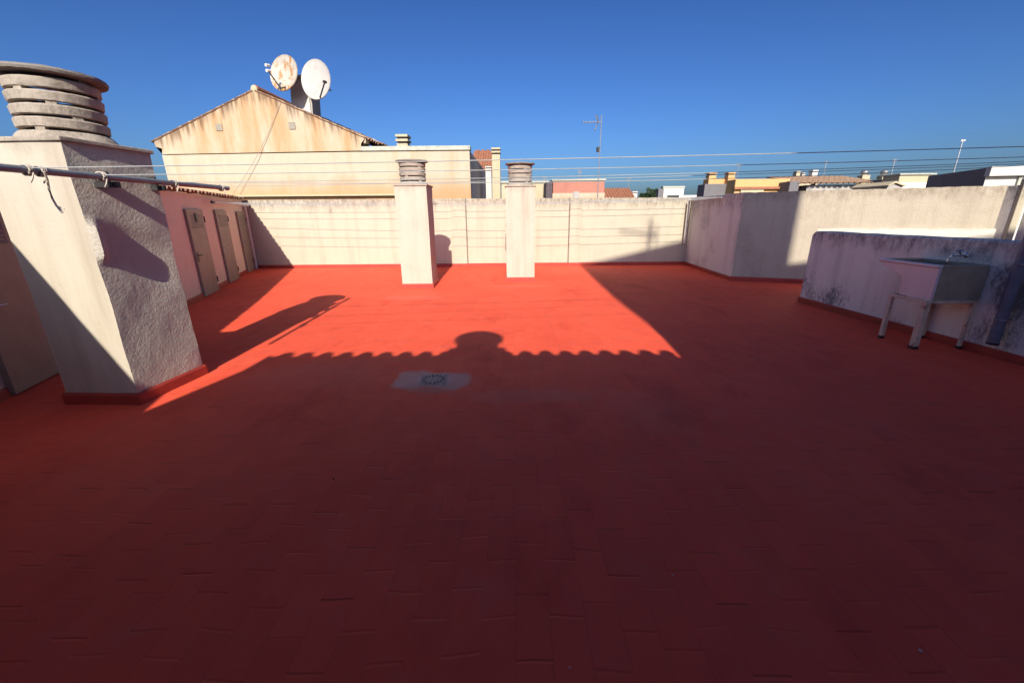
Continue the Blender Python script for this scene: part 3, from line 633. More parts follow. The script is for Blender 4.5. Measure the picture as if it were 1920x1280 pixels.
# ------------------------------------------------------------------ laundry sink, its stand, the tap
stand = thing('sink_stand', 'chipped cream metal stand with four legs under the laundry sink', 'stand', (5.05, 4.92, 0))
sx0, sx1, syn, syf, szt = 4.80, par(4.7).x-0.045, 4.69, 5.19, 0.592
bm = bmesh.new()
for (a, b, c, d) in ((sx0, sx1, syn, syn+0.035), (sx0, sx1, syf-0.035, syf)): box(bm, a, b, c, d, szt-0.035, szt, 0.003, 1)
for (a, b) in ((sx0, sx0+0.035), (sx1-0.035, sx1)): box(bm, a, b, syn+0.0355, syf-0.0355, szt-0.0345, szt-0.0005, 0.003, 1)
local(stand, bm); link('frame', bm, M_stand, stand)
for (x, y, hb, wd) in ((sx0, syn, 0, 0.064), (sx1-0.03, syn, 0.0, 0.036), (sx0, syf-0.046, 0, 0.046), (sx1-0.04, syf-0.046, 0.0, 0.046)):
    bm = bmesh.new(); box(bm, x, x+wd, y, y+wd, 0.03, szt-0.036, 0.003, 1)
    for v in bm.verts: v.co.x += hb*(1 - v.co.z/szt)
    local(stand, bm); lg = link('leg', bm, M_stand, stand)
    x += hb*0.95; bm = bmesh.new(); box(bm, x-0.003, x+wd+0.003, y-0.003, y+wd+0.003, 0.001, 0.036, 0.004, 1); local(stand, bm); link('foot', bm, M_dark, lg)
sink = thing('laundry_sink', 'old laundry sink with a white glazed front and olive concrete end, under the tap', 'sink', (5.05, 4.92, szt))
Ka, Kb = 4.838, par(4.8).x-0.012; syn, syf = 4.70, 5.12
zt = 1.0
def yz_prism(bm, poly, x0, x1, bevel=0):
    t = bmesh.new(); n = len(poly); a = [t.verts.new((x0, p[0], p[1])) for p in poly]; b = [t.verts.new((x1, p[0], p[1])) for p in poly]
    for i in range(n): j = (i+1) % n; t.faces.new((a[i], a[j], b[j], b[i]))
    t.faces.new(a[::-1]); t.faces.new(b)
    bmesh.ops.recalc_face_normals(t, faces=t.faces)
    if bevel: bmesh.ops.bevel(t, geom=t.edges[:], offset=bevel, segments=2, affect='EDGES', profile=0.5)
    merge(bm, t)
body = [(syn-0.005, szt+0.002), (syf-0.02, szt+0.002), (syf, zt-0.19), (5.50, zt-0.05), (5.50, zt-0.035), (syn-0.005, zt-0.035)]
bm = bmesh.new()
yz_prism(bm, body, Kb-0.035, Kb-0.001); yz_prism(bm, [(syn-0.005, szt+0.002), (syn+0.03, szt+0.002), (syn+0.03, zt-0.035), (syn-0.005, zt-0.035)], Ka+0.0355, Kb-0.0355)
yz_prism(bm, [(syn+0.0305, szt+0.003), (syf-0.02, szt+0.003), (syf-0.02, szt+0.04), (syn+0.0305, szt+0.04)], Ka+0.0355, Kb-0.0355)
yz_prism(bm, [(syf-0.0195, szt+0.01), (syf, zt-0.19), (5.50, zt-0.05), (5.50, zt-0.03), (syf-0.03, zt-0.15)], Ka+0.0355, Kb-0.0355)
local(sink, bm); bs = link('basin', bm, M_sinkconc, sink)
bm = bmesh.new(); yz_prism(bm, body, Ka, Ka+0.035, 0.006); local(sink, bm); link('front', bm, M_glaze, sink)
bm = bmesh.new(); box(bm, Ka-0.015, Ka+0.045, syn-0.006, 5.50, zt-0.034, zt, 0.010, 3); local(sink, bm); link('rim', bm, M_glaze, sink)
bm = bmesh.new(); box(bm, Ka+0.0455, Kb-0.001, syn-0.006, syn+0.035, zt-0.034, zt-0.001, 0.004, 1); box(bm, Kb-0.045, Kb-0.001, syn+0.0355, 5.49, zt-0.034, zt-0.001, 0.004, 1)
box(bm, Ka+0.0455, Kb-0.0455, 5.44, 5.495, zt-0.034, zt-0.001, 0.004, 1); local(sink, bm); link('rim', bm, M_sinkconc, sink)
bm = bmesh.new()                                     # washboard ridges
for k in range(6):
    f = k/5; y = syf + 0.02 + 0.24*f; z = zt-0.12 + 0.075*f; tube(bm, [(Ka+0.05, y, z), (Kb-0.05, y, z)], 0.009, 6)
local(sink, bm); link('washboard', bm, M_sinkconc, sink)
tp = par(4.98); tap = thing('tap', 'chrome wall tap with cross handle above the laundry sink', 'tap', (tp.x, tp.y, 1.08))
bm = bmesh.new(); lathe(bm, [(0, 0), (0.032, 0), (0.030, 0.006), (0.014, 0.012), (0.013, 0.10), (0, 0.10)], 16, Matrix.Rotation(R(-90), 4, 'Y')); link('spout_body', bm, M_chrome, tap, True)
bm = bmesh.new(); tube(bm, [(-0.085, 0, 0), (-0.125, 0.01, 0.004), (-0.160, 0.02, -0.008), (-0.172, 0.024, -0.045), (-0.172, 0.024, -0.075)], [0.013, 0.013, 0.012, 0.012, 0.014], 10); link('spout', bm, M_chrome, tap, True)
bm = bmesh.new(); tube(bm, [(-0.075, 0.0, 0.01), (-0.092, 0.004, 0.055)], 0.009, 8); tube(bm, [(-0.125, 0.0, 0.052), (-0.06, 0.01, 0.066)], 0.007, 8); tube(bm, [(-0.09, -0.034, 0.058), (-0.09, 0.036, 0.058)], 0.007, 8); link('handle', bm, M_chrome, tap, True)

# ------------------------------------------------------------------ floor drain and crumbs
dr = thing('floor_drain', 'square cast drain grating with a ring of slots in the pale patch of the floor', 'drain', (-0.815, 3.835, 0), R(3))
bm = bmesh.new(); t = bmesh.new(); box(t, -0.135, 0.135, -0.135, 0.135, -0.01, 0.006, 0.003, 1); merge(bm, t); link('plate', bm, M_iron, dr)
bm = bmesh.new(); lathe(bm, [(0.072, 0.0062), (0.118, 0.0062), (0.118, 0.0072), (0.072, 0.0072)], 40, closed=True); link('slot_ring', bm, M_hole, dr)
bm = bmesh.new(); lathe(bm, [(0, 0.0065), (0.076, 0.0065), (0.074, 0.011), (0, 0.013)], 32); lathe(bm, [(0.114, 0.0065), (0.130, 0.0065), (0.128, 0.0105), (0.116, 0.0105)], 40, closed=True)
for k in range(16):
    a = 2*math.pi*k/16; t = bmesh.new(); box(t, 0.07, 0.119, -0.009, 0.009, 0.0068, 0.0102); bmesh.ops.transform(t, matrix=Matrix.Rotation(a, 4, 'Z'), verts=t.verts[:]); merge(bm, t)
link('grating', bm, M_iron, dr, True)
def floor_px(x, y):
    d = ray(x, y); return Vector((0, 0, EYE)) + d*(-EYE/d.z)
for (x, y, r, lb) in ((1261, 1079, 0.0045, 'white crumb of plaster on the dark floor in the lower right'), (1068, 1251, 0.0035, 'tiny white crumb on the floor at the very bottom of the view'), (626, 898, 0.006, 'brown crumb lying on the dark floor left of centre'), (1725, 1220, 0.006, 'pale flake on the floor in the bottom right corner')):
    p = floor_px(x, y); bm = bmesh.new(); bmesh.ops.create_icosphere(bm, subdivisions=2, radius=r)
    for v in bm.verts: v.co *= random.uniform(0.75, 1.2); v.co.z *= 0.7
    o = link('crumb', bm, M_whitewall if 'brown' not in lb else M_bark); o.location = (p.x, p.y, r*0.6); tag(o, lb, 'debris', 'crumbs on the red floor')

# ------------------------------------------------------------------ the houses whose shadows fall on the terrace (behind the camera)
Yc, Ytw = -0.55, -5.0
eL, eR = caster(-2.853, 4.652, 0, Yc), caster(1.929, 4.50, 0, Yc); ez = (eL.z+eR.z)/2
stair = thing('stair_house', 'cream stair house with a barrel tiled eave standing at the near end of the terrace', 'house', (0, -2.5, 0))
bm = bmesh.new(); prism(bm, [(eL.x, Yc), (eR.x, Yc), (eR.x+0.03, Ytw+0.002), (eL.x-1.15, Ytw+0.002)], -0.2, ez-0.06); part('wall_face', bm, M_behind, stair)
bm = bmesh.new(); V = Vector((0, -math.cos(R(15)), math.sin(R(15)))); barrel_roof(bm, (eL.x, Yc+0.06, ez-0.075), (1, 0, 0), V, eR.x-eL.x, 4.2, 0.245, 0.062); part('tile_roof', bm, M_tile, stair)
# chimney on that roof
sc = thing('roof_chimney', 'round capped chimney rising from the tiled stair house roof', 'chimney', (0, 0, 0))
yk = -2.0; top = caster(-0.571, 5.736, 0, yk+0.33); sh_ = caster(-0.46, 4.86, 0, yk+0.34); cxk = caster(-0.47, 5.3, 0, yk).x
bm = bmesh.new(); box(bm, cxk-0.355, cxk+0.355, yk-0.36, yk+0.36, ez-0.06, sh_.z, 0.01); link('shaft', bm, M_behind, sc)
bm = bmesh.new(); hh = top.z-sh_.z; lathe(bm, [(0, sh_.z), (0.275, sh_.z), (0.265, sh_.z+hh*0.7), (0.325, sh_.z+hh*0.75), (0.325, sh_.z+hh*0.86), (0.24, sh_.z+hh), (0, sh_.z+hh)], 40, Matrix.Translation((cxk, yk, 0))); link('cowl', bm, M_conc, sc, True)
# tall block
tb = thing('tower_block', 'tall rendered block rising behind the stair house at the near end of the terrace', 'building', (4.5, -6, 0))
SP = [caster(*q, Yc) for q in ((1.929, 4.496, 0), (1.989, 5.196, 0), (2.015, 5.934, 0), (2.19, 5.932, 0))]
bm = bmesh.new(); extrude_xz(bm, [(SP[0].x-0.02, -0.2)] + [(p.x, p.z) for p in SP] + [(SP[3].x+0.5, SP[3].z), (SP[3].x+0.5, -0.2)], Yc+0.05, Yc-0.2); part('front_pier', bm, M_behind, tb)
S = [(2.02, 6.294, 0), (1.986, 7.238, 0), (1.985, 9.0, 0.0), (2.02, 12.3, 0.077), (2.06, 12.55, 0.1), (3.01, 12.55, 0.306), (3.8, 12.55, 0.504), (4.86, 12.55, 0.76)]
P = [caster(*s, Ytw) for s in S]; poly = [(p.x, p.z) for p in P]
sl_ = (poly[-1][1]-poly[-4][1])/(poly[-1][0]-poly[-4][0]); rx = caster(6.255, 9.43, 1.2, Ytw).x
poly.append((rx, poly[-1][1] + sl_*(rx-poly[-1][0]))); lowz = caster(6.57, 9.33, 0.51, Ytw).z
poly += [(rx, lowz), (13.5, lowz), (13.5, -0.2), (poly[0][0]-0.9, -0.2), (poly[0][0]-0.9, poly[0][1]-1.25), (poly[0][0], poly[0][1]-1.25)]
bm = bmesh.new(); box(bm, SP[0].x+0.002, 7.6, -1.6, Yc-0.201, -0.2, ez-0.32, 0.01); part('added_shade_wing', bm, M_behind, tb)  # unseen wing, added to keep sky light off the near floor
bm = bmesh.new(); extrude_xz(bm, poly, Ytw, -8.0)
for v in bm.verts: v.co.x += 0.022*(Ytw - v.co.y)
part('wall_face', bm, M_behind, tb)
# aerial on its roof, whose blurred shadow lies on the far wall
q = [caster(at(x, y, 12.55).x, 12.55, at(x, y, 12.55).z, -6.0) for x, y in ((1222, 408), (1215, 460), (1162, 432), (1232, 440))]
an = thing('roof_antenna', 'many-rod aerial on the tall block roof, blurred shadow on the far wall', 'antenna', tuple(q[1]))
bm = bmesh.new(); tube(bm, [(q[1].x, -6, q[1].z-0.9), (q[0].x, -6, q[0].z)], 0.035, 8); local(an, bm); link('mast', bm, M_antenna, an)
bm = bmesh.new(); tube(bm, [q[2], q[3]], 0.03, 6)
for k in range(14):
    p = q[2].lerp(q[3], k/13); tube(bm, [p+Vector((0, 0.25, -0.17)), p+Vector((0, -0.25, 0.17))], 0.016, 5)
for k in (0.85, 1.0):
    p = q[2].lerp(q[3], k); tube(bm, [p+Vector((0, 0, -0.28)), p+Vector((0, 0, 0.28))], 0.025, 5)
local(an, bm); link('elements', bm, M_antenna, an)

# ------------------------------------------------------------------ neighbouring gabled house
HY = 15.2
gh = thing('gabled_house', 'ochre gabled house with rust stained gable beyond the far wall, left of centre', 'house', tuple(at(475, 360, HY)))
def h2(x, y, Y=HY): p = at(x, y, Y); return (p.x, p.z)
apex, le, re_ = h2(475, 166), h2(287, 262), h2(686, 257)
bm = bmesh.new()
gpoly = [h2(287, 262), h2(292, 275), h2(304, 279), h2(304, 289.5), h2(676, 282.5), h2(677, 269), h2(686, 268), h2(686, 257), apex]
extrude_xz(bm, gpoly, HY, HY+0.4)
# split the face finely enough to store the distance below the verge
bmesh.ops.triangulate(bm, faces=bm.faces[:]); bmesh.ops.subdivide_edges(bm, edges=bm.edges[:], cuts=6, use_grid_fill=True); bmesh.ops.triangulate(bm, faces=bm.faces[:])
lay = bm.verts.layers.float.new('verge_distance')
def verge_z(x):
    if x < apex[0]: return le[1] + (apex[1]-le[1])*(x-le[0])/(apex[0]-le[0])
    return apex[1] + (re_[1]-apex[1])*(x-apex[0])/(re_[0]-apex[0])
for v in bm.verts: v[lay] = max(0.0, verge_z(v.co.x)-v.co.z)
part('gable', bm, M_gable, gh)
wl, wr = h2(312, 330)[0], h2(684, 330)[0]; zled = h2(490, 287)[1]
lx0, lz0 = h2(304, 291); lx1, lz1 = h2(676, 284.5)
bm = bmesh.new(); t = bmesh.new()
bx = [(wl, -9), (wr, -9), (lx1, lz1), (lx0, lz0)]
extrude_xz(bm, [(wl, -9), (wr, -9), (wr, lz1), (wl, lz0)], HY+0.03, HY+8.5); part('wall_face', bm, M_ochre, gh)
bm = bmesh.new(); za, zb2 = h2(360, 367)[1], h2(745, 364)[1]
extrude_xz(bm, [(h2(360, 366)[0], za-0.05), (h2(748, 365)[0], zb2-0.05), (h2(748, 365)[0], zb2), (h2(360, 366)[0], za)], HY-0.14, HY+0.028); part('ledge', bm, M_palecream, gh)
for (x, y) in ((411, 239), (548, 236)):
    c = at(x, y, HY); bm = bmesh.new(); box(bm, c.x-0.11, c.x+0.11, HY-0.025, HY-0.002, c.z-0.11, c.z+0.11, 0.006, 1); part('vent_grille', bm, M_door, gh)
# roof slopes and verge tiles
def slope(x0, z0, x1, z1, y0, y1, name, over=0.0):
    a = Vector((x0, y0, z0-0.06)); V = Vector((x1-x0, 0, z1-z0)); L = V.length; V.normalize()
    bm = bmesh.new(); U = Vector((0, 1, 0)); barrel_roof(bm, a - V*over, U, V, y1-y0, L+over, 0.26, 0.045, 0.42); part(name, bm, M_verge, gh)
slope(le[0], le[1]-0.02, apex[0], apex[1]-0.02, HY+0.06, HY+8.5, 'tile_roof', 0.02)
slope(re_[0], re_[1]-0.02, apex[0], apex[1]-0.02, HY+0.06, HY+8.5, 'tile_roof', 0.0)
fr = at(728, 274, HY+2.2); fr0 = at(686, 254, HY+1.2)
slope(fr.x, fr.z-0.03, apex[0]+1.2, apex[1]-0.45, HY+1.3, HY+8.5, 'tile_roof', 0.0)
bm = bmesh.new(); extrude_xz(bm, [(wr, fr.z-0.05), (fr.x+0.02, fr.z-0.05), (wr, fr0.z-0.08)], HY+1.3, HY+8.0); part('soffit', bm, M_annexside, gh)
bm = bmesh.new(); c = at(475, 163, HY); tube(bm, [(c.x, HY+0.06, c.z-0.04), (c.x, HY+8.4, c.z-0.04)], 0.12, 10); part('ridge_tiles', bm, M_tile, gh)
bm = bmesh.new(); t = bmesh.new(); bmesh.ops.create_icosphere(t, subdivisions=3, radius=0.12); bmesh.ops.transform(t, matrix=Matrix.Translation((c.x, HY+0.02, c.z-0.06)) @ Matrix.Diagonal((0.9, 0.4, 1, 1)), verts=t.verts[:]); merge(bm, t); part('apex_knob', bm, M_palecream, gh, True)
bm = bmesh.new(); c = at(297, 283, HY); tube(bm, [(c.x-0.10, HY+0.42, c.z+0.02), (c.x-0.10, HY+8, c.z+0.02)], 0.07, 10); part('gutter', bm, M_white, gh)
# sagging cable down the gable
q = [at(525, 190, HY-0.06), at(505, 245, HY-0.05), at(478, 300, HY-0.10), at(436, 366, HY-0.2)]
bm = bmesh.new(); tube(bm, q, 0.008, 6); tag(link('cable', bm, M_conc), 'thin cable hanging diagonally down the ochre gable', 'cable')
# flue carrying the two dishes
fy = HY+0.9
fl_ = thing('chimney_stack', 'dark tapered chimney stack on the gabled roof behind two satellite dishes', 'chimney', tuple(at(575, 205, fy)))
bm = bmesh.new(); A, B, Cc, D = at(545, 214, fy), at(584, 214, fy), at(582, 148, fy), at(543, 148, fy)
A.z -= 0.5; B.z -= 0.6; extrude_xz(bm, [(A.x, A.z), (B.x, B.z), (Cc.x, Cc.z), (D.x, D.z)], fy, fy+0.65); part('shaft', bm, M_annexside, fl_)
bm = bmesh.new(); box(bm, D.x-0.06, Cc.x+0.06, fy-0.06, fy+0.71, D.z+0.001, D.z+0.10, 0.01); part('cap', bm, M_conc, fl_)
bm = bmesh.new(); A, B, T = at(567, 205, fy-0.03), at(583, 208, fy-0.03), at(579, 181, fy-0.03); extrude_xz(bm, [(A.x, A.z-0.12), (B.x, B.z-0.12), (T.x, T.z)], fy-0.05, fy-0.002); part('flashing', bm, M_whitewall, fl_)
def dish(cx, cy_, Y, wdt, hgt, az, el, roll, mat, lnb, arm, label, twin=False):
    c = at(cx, cy_, Y); d = thing('satellite_dish', label, 'dish', tuple(c), 0, 'satellite dishes on the gabled house')
    fwd = Vector((math.sin(az)*math.cos(el), -math.cos(az)*math.cos(el), math.sin(el))); 
    right = fwd.cross(Vector((0, 0, 1))).normalized()*-1; up = right.cross(fwd)*-1
    if up.z < 0: up = -up
    cr_, sr_ = math.cos(roll), math.sin(roll); r2 = right*cr_ + up*sr_; u2 = -right*sr_ + up*cr_
    X = Matrix((r2, u2, fwd)).transposed().to_4x4() @ Matrix.Diagonal((wdt/2, hgt/2, 1, 1))
    bm = bmesh.new(); dp = 0.10
    prof = [(0, -dp)] + [(k/8, -dp + dp*(k/8)**2) for k in range(1, 9)] + [(1.025, 0.012), (1.03, -0.012)] + [(k/8, -dp-0.02 + dp*(k/8)**2) for k in range(8, 0, -1)] + [(0, -dp-0.02)]
    lathe(bm, prof, 48, X); link('reflector', bm, mat, d, True)
    iv = Vector(c); L = at(*lnb, Y-0.60) - iv; A = at(*arm, Y-0.42) - iv
    bm = bmesh.new(); tube(bm, [A, L], 0.022, 8); tube(bm, [A, -fwd*0.12 - Vector((0, 0, hgt*0.3))], 0.02, 8); link('feed_arm', bm, M_dark, d, True)
    bm = bmesh.new(); dirl = (-L).normalized(); tube(bm, [L - dirl*0.07, L + dirl*0.07], 0.045, 10)
    if twin: tube(bm, [L - dirl*0.07 + Vector((0, 0, 0.15)), L + dirl*0.07 + Vector((0, 0, 0.15))], 0.045, 10)
    link('feed_horn', bm, M_white if twin else M_dark, d, True)
    bm = bmesh.new(); tube(bm, [-fwd*0.11, -fwd*0.3, Vector((-fwd.x*0.3+0.1, 0.7, -0.15))], 0.03, 8); link('bracket', bm, M_steel, d, True)
dish(532, 137, HY+0.35, 1.04, 1.13, R(-14), R(14), R(6), M_dishrust, (503, 133), (526, 166), 'rust-blotched round satellite dish on the stack of the gabled house', True)
dish(592, 149, HY+0.25, 1.06, 1.36, R(-16), R(16), R(28), M_dish, (609, 154), (600, 183), 'clean pale oval satellite dish tilted right on the stack of the gabled house')
# flat roofed annex with coping
ax = thing('flat_annex', 'flat roofed ochre annex joined right of the gabled house, pale coping along its top', 'house', tuple(at(780, 360, HY)))
a0, a1 = at(678, 283, HY), at(880, 281.5, HY); az_ = a1.z
bm = bmesh.new(); extrude_xz(bm, [(wr+0.002, -9), (a1.x, -9), (a1.x, az_), (wr+0.002, az_)], HY+0.015, HY+0.30); part('wall_face', bm, M_ochre, ax)
bm = bmesh.new(); q0 = at(912, 300, HY+4.2); bm2 = bmesh.new(); q1 = at(911, 322, HY+6.8); prism(bm, [(a1.x-0.002, HY+0.302), (a1.x-0.3, HY+0.302), (q1.x-0.3, HY+6.8), (q1.x, HY+6.8)], -9, [az_, az_, q1.z, q1.z]); part('side_wall', bm, M_annexside, ax); bm2.free()
bm = bmesh.new(); box(bm, a0.x-0.02, a1.x+0.03, HY-0.04, HY+0.36, az_+0.001, az_+0.14, 0.01); part('coping', bm, M_coping, ax)
def stack(name, x0, x1, ytop, ybot, Y, mat, label, bands=2, d=0.6, zdown=None):
    a, b = at(x0, ytop, Y), at(x1, ytop, Y); lo = at(x0, ybot, Y).z if zdown is None else zdown; W = b.x-a.x; H = a.z-lo
    o = thing(name, label, 'chimney', ((a.x+b.x)/2, Y, lo)); hs = min(0.62*W*bands*0.55, H*0.6)
    bm = bmesh.new(); box(bm, a.x+0.05*W, b.x-0.05*W, Y, Y+d, lo, a.z-hs, 0.006, 1); part('shaft', bm, mat, o)
    for k in range(bands):
        z1 = a.z - hs + (k+1)*hs/bands; bm = bmesh.new()
        box(bm, a.x+0.15*W, b.x-0.15*W, Y+0.1*d, Y+0.9*d, z1-hs/bands+0.0005, z1-hs/bands*0.55, 0); part('vent_gap', bm, M_dark, o)
        bm = bmesh.new(); box(bm, a.x, b.x, Y-0.03, Y+d+0.03, z1-hs/bands*0.549, z1, 0.006, 1); part('slab', bm, mat, o)
    return o
stack('chimney_stack', 741, 764, 252, 278, HY+1.5, M_palecream, 'small banded chimney stack poking above the annex coping', 2, 0.5, az_-0.4)
stack('chimney_stack', 921, 938, 277, 372, HY+3.0, M_palecream, 'tall thin cream chimney pier right of the annex', 2, 0.5, -9)
stack('chimney_stack', 909.5, 921.5, 312, 372, HY+3.6, M_whitewall, 'short white chimney beside the tall cream pier', 2, 0.4, -9)
rh = thing('tiled_house', 'house with a terracotta tiled slope glimpsed between the annex and the cream pier', 'house', tuple(at(905, 300, HY+5)))
a, b = at(884, 283, HY+10.4), at(924, 281, HY+10.4); 
bm = bmesh.new(); lo = at(884, 330, HY+7.2); U = Vector((1, 0, 0)); V = Vector((0, 3.2, (a.z-lo.z))).normalized()
Lr = Vector((0, 3.2, a.z-lo.z)).length; barrel_roof(bm, (lo.x, HY+7.2, lo.z), U, V, at(935, 330, HY+7.2).x-lo.x, Lr, 0.26, 0.06, 0.42); part('tile_roof', bm, M_tile, rh)
bm = bmesh.new(); box(bm, lo.x, at(935, 330, HY+7.2).x, HY+7.3, HY+10.3, -9, lo.z-0.02); part('wall_face', bm, M_annexside, rh)

# ------------------------------------------------------------------ far roofs, aerials, trees
def building(name, x0, x1, ytop, Y, depth, mat, label, side=None, par_h=0.0, rz=0.0, cat='building', zb=-9.0):
    a, b = at(x0, ytop, Y), at(x1, ytop, Y); o = thing(name, label, cat, ((a.x+b.x)/2, Y, zb)); W = b.x-a.x
    bm = bmesh.new(); box(bm, -W/2, W/2, 0, depth, 0, a.z-zb, 0.02, 1); link('wall_face', bm, mat, o)
    if par_h: bm = bmesh.new(); box(bm, -W/2-0.08, W/2+0.08, -0.08, depth+0.08, a.z-zb+0.001, a.z-zb+par_h, 0.01, 1); link('coping', bm, M_coping, o)
    return o, W, a.z-zb
def windows(o, W, H, zs, n, ww, wh, m=None):
    for i in range(n):
        x = -W/2 + W*(i+0.5)/n; bm = bmesh.new(); box(bm, x-ww/2, x+ww/2, -0.03, -0.002, zs, zs+wh); f = link('window', bm, M_white, o)
        bm = bmesh.new(); box(bm, x-ww/2+0.07, x+ww/2-0.07, -0.04, -0.031, zs+0.07, zs+wh-0.07); link('pane', bm, M_glass, f)
building('low_house', 940, 1027, 344, 34, 8, M_palecream, 'long low cream roof parapet far behind the right small chimney', par_h=0.15)
bh, W, H = building('brick_house', 1037, 1134, 339.5, 32, 7, M_brick, 'red brick rooftop room with cream base far beyond the wall', par_h=0.12)
zc = at(1080, 362, 31.9).z + 9; bm = bmesh.new(); box(bm, -W/2-0.03, W/2+0.03, -0.06, -0.001, 0, zc, 0.005, 1); link('base_band', bm, M_ochre, bh)
bm = bmesh.new(); xx = at(1081, 350, 31.9).x - bh.location.x; box(bm, xx-0.22, xx+0.22, -0.10, -0.061, 0, zc+0.1); link('pier', bm, M_annexside, bh)
building('dark_annex', 1024, 1036, 341, 31.5, 5, M_brown, 'narrow dark brown wall left of the red brick rooftop room')
rf = thing('tiled_house', 'low brownish tiled roof far off, right of the tall aerial mast', 'house', tuple(at(1165, 370, 40)))
bm = bmesh.new(); a, b = at(1134, 372, 40), at(1192, 372, 40); barrel_roof(bm, (a.x, 40, a.z), (1, 0, 0), Vector((0, 0.93, 0.37)).normalized(), b.x-a.x, 2.6, 0.3, 0.07, 0.5); part('tile_roof', bm, M_tile, rf)
bm = bmesh.new(); box(bm, a.x, b.x, 40.1, 42.3, -9, a.z-0.02); part('wall_face', bm, M_palecream, rf)
stack('chimney_stack', 1186, 1196, 359, 374, 41, M_whitewall, 'small white chimney at the end of the far brownish roof', 1, 0.6, -2)
wb, W, H = building('white_house', 1244, 1283, 353, 70, 1.0, M_whitewall, 'small white flat roofed house on the skyline left of the right wall', par_h=0.3)
windows(wb, W, H, H-1.5, 1, W*0.62, 0.5)
building('dark_annex', 1235, 1245, 354, 69, 1.0, M_darkgrey, 'grey shaded side building left of the white skyline house')
building('white_house', 1281, 1326, 366, 80, 1.0, M_whitewall, 'pale low rooftop just left of the dark grey box')
building('white_house', 1136, 1153, 362, 75, 8, M_whitewall, 'tiny pale house far off beside the brick rooftop room')
def tree(x, y, Y, w_, h_, label, seed):
    rn = random.Random(seed); c = at(x, y, Y); o = thing('tree', label, 'tree', (c.x, Y, -9), 0, 'trees on the skyline')
    H = c.z+9; bm = bmesh.new(); tube(bm, [(0, 0, 0), (0.1, 0, H*0.5), (0, 0, H*0.95)], [0.3, 0.22, 0.1], 8)
    for k in range(4): a = rn.uniform(0, 6.28); tube(bm, [(0, 0, H*0.7), (math.cos(a)*w_*0.3, math.sin(a)*w_*0.3, H*0.95)], [0.1, 0.04], 5)
    link('trunk', bm, M_bark, o)
    bm = bmesh.new()
    for k in range(700):
        while True:
            p = Vector((rn.uniform(-1, 1), rn.uniform(-1, 1), rn.uniform(-1, 1)))
            if p.length < 1: break
        cl = 1 + 0.35*math.sin(p.x*4+seed)*math.sin(p.z*5); p = Vector((p.x*w_/2*cl, p.y*w_/2, p.z*h_/2*cl + H)); s = rn.uniform(0.12, 0.3)
        X = Matrix.Translation(p) @ Matrix.Rotation(rn.uniform(0, 6.28), 4, Vector((rn.uniform(-1, 1), rn.uniform(-1, 1), rn.uniform(-1, 1))).normalized())
        vs = [bm.verts.new(X @ Vector(v)) for v in ((-s, 0, 0), (0, -s*0.5, 0), (s, 0, 0), (0, s*0.5, 0))]; bm.faces.new(vs)
    link('crown', bm, M_leaf, o)
tree(1222, 366, 78, 2.6, 2.6, 'rounded dark tree left of the white skyline house', 1)
tree(1208, 369, 80, 2.2, 1.5, 'low bush like tree right of the small white chimney', 2)
tree(1240, 365, 84, 1.6, 1.8, 'dark tree top touching the grey side building', 3)
tree(1158, 367, 82, 1.2, 1.9, 'small tree top between the brick room and the brownish roof', 4)
def antenna(x, yb, yt, Y, label, style, r=0.03):
    a = at(x, yb, Y); b = Vector((a.x, Y, at(x, yt, Y).z)); o = thing('roof_antenna', label, 'antenna', tuple(a), 0, 'aerials on the far roofs'); H = b-a
    bm = bmesh.new(); tube(bm, [Vector((0, 0, -2)), H], r, 6); link('mast', bm, M_antenna, o)
    px = (at(x+1, yb, Y)-a).x
    bm = bmesh.new()
    if style == 'yagi':
        z = H.z - 11*px; bx0, bx1 = H.x-33*px, H.x+1*px; tube(bm, [(bx0, 0, z-1*px), (bx1, 0, z)], r*0.8, 6)
        for k in range(11): xx = bx0 + (bx1-bx0)*k/13; tube(bm, [(xx, -0.16, z), (xx, 0.16, z)], r*0.45, 5)
        for s in (-1, 1): tube(bm, [(H.x-5*px, 0, z), (H.x-10*px, s*0.2, z+11*px)], r*0.9, 5); tube(bm, [(H.x-5*px, s*0.1, z), (H.x-11*px, -s*0.1, z-13*px)], r*0.9, 5)
    elif style == 'ball':
        z = H.z
        for dx in (-2.5, 3): tube(bm, [(dx*px, 0, z-3*px), (dx*px, 0, z)], 1.2*px, 8)
        tube(bm, [(-3*px, 0, z-2*px), (4*px, 0, z-2*px)], r, 6)
    elif style == 'pair':
        z = H.z
        for dx in (-2.5, 2.5): tube(bm, [(dx*px, 0, z-7*px), (dx*px, 0, z)], r, 6)
        tube(bm, [(-3*px, 0, z-6*px), (3*px, 0, z-6*px)], r, 6)
    else:
        for k in range(3): z = H.z - k*2*px; tube(bm, [(-5*px+k*px, 0, z), (5*px-k*px, 0, z)], r*0.8, 5)
    link('elements', bm, M_white if style == 'ball' else M_antenna, o)
    if style == 'yagi':
        bm = bmesh.new(); z = H.z-56*px; lathe(bm, [(0, -0.12), (0.09, -0.12), (0.09, 0.12), (0, 0.12)], 10, Matrix.Translation((-3.5*px, 0, z))); link('amplifier', bm, M_dark, o)
antenna(1120, 374, 216, 25, 'tall mast with a long horizontal aerial rising above the far wall', 'yagi', 0.028)
antenna(1086, 345, 318, 34, 'thin twin rod aerial on the red brick rooftop room', 'pair', 0.03)
antenna(1177, 366, 335, 45, 'small rod aerial standing right of the tall mast', 'comb', 0.03)
antenna(1021, 350, 333, 40, 'short faint aerial between the right small chimney and the brick room', 'comb', 0.03)
antenna(1381, 340, 308, 34, 'faint aerial above the dark grey rooftop box', 'comb', 0.025)
antenna(1542, 340, 303, 34, 'thin aerial above the cluttered roofs right of the orange house', 'comb', 0.025)
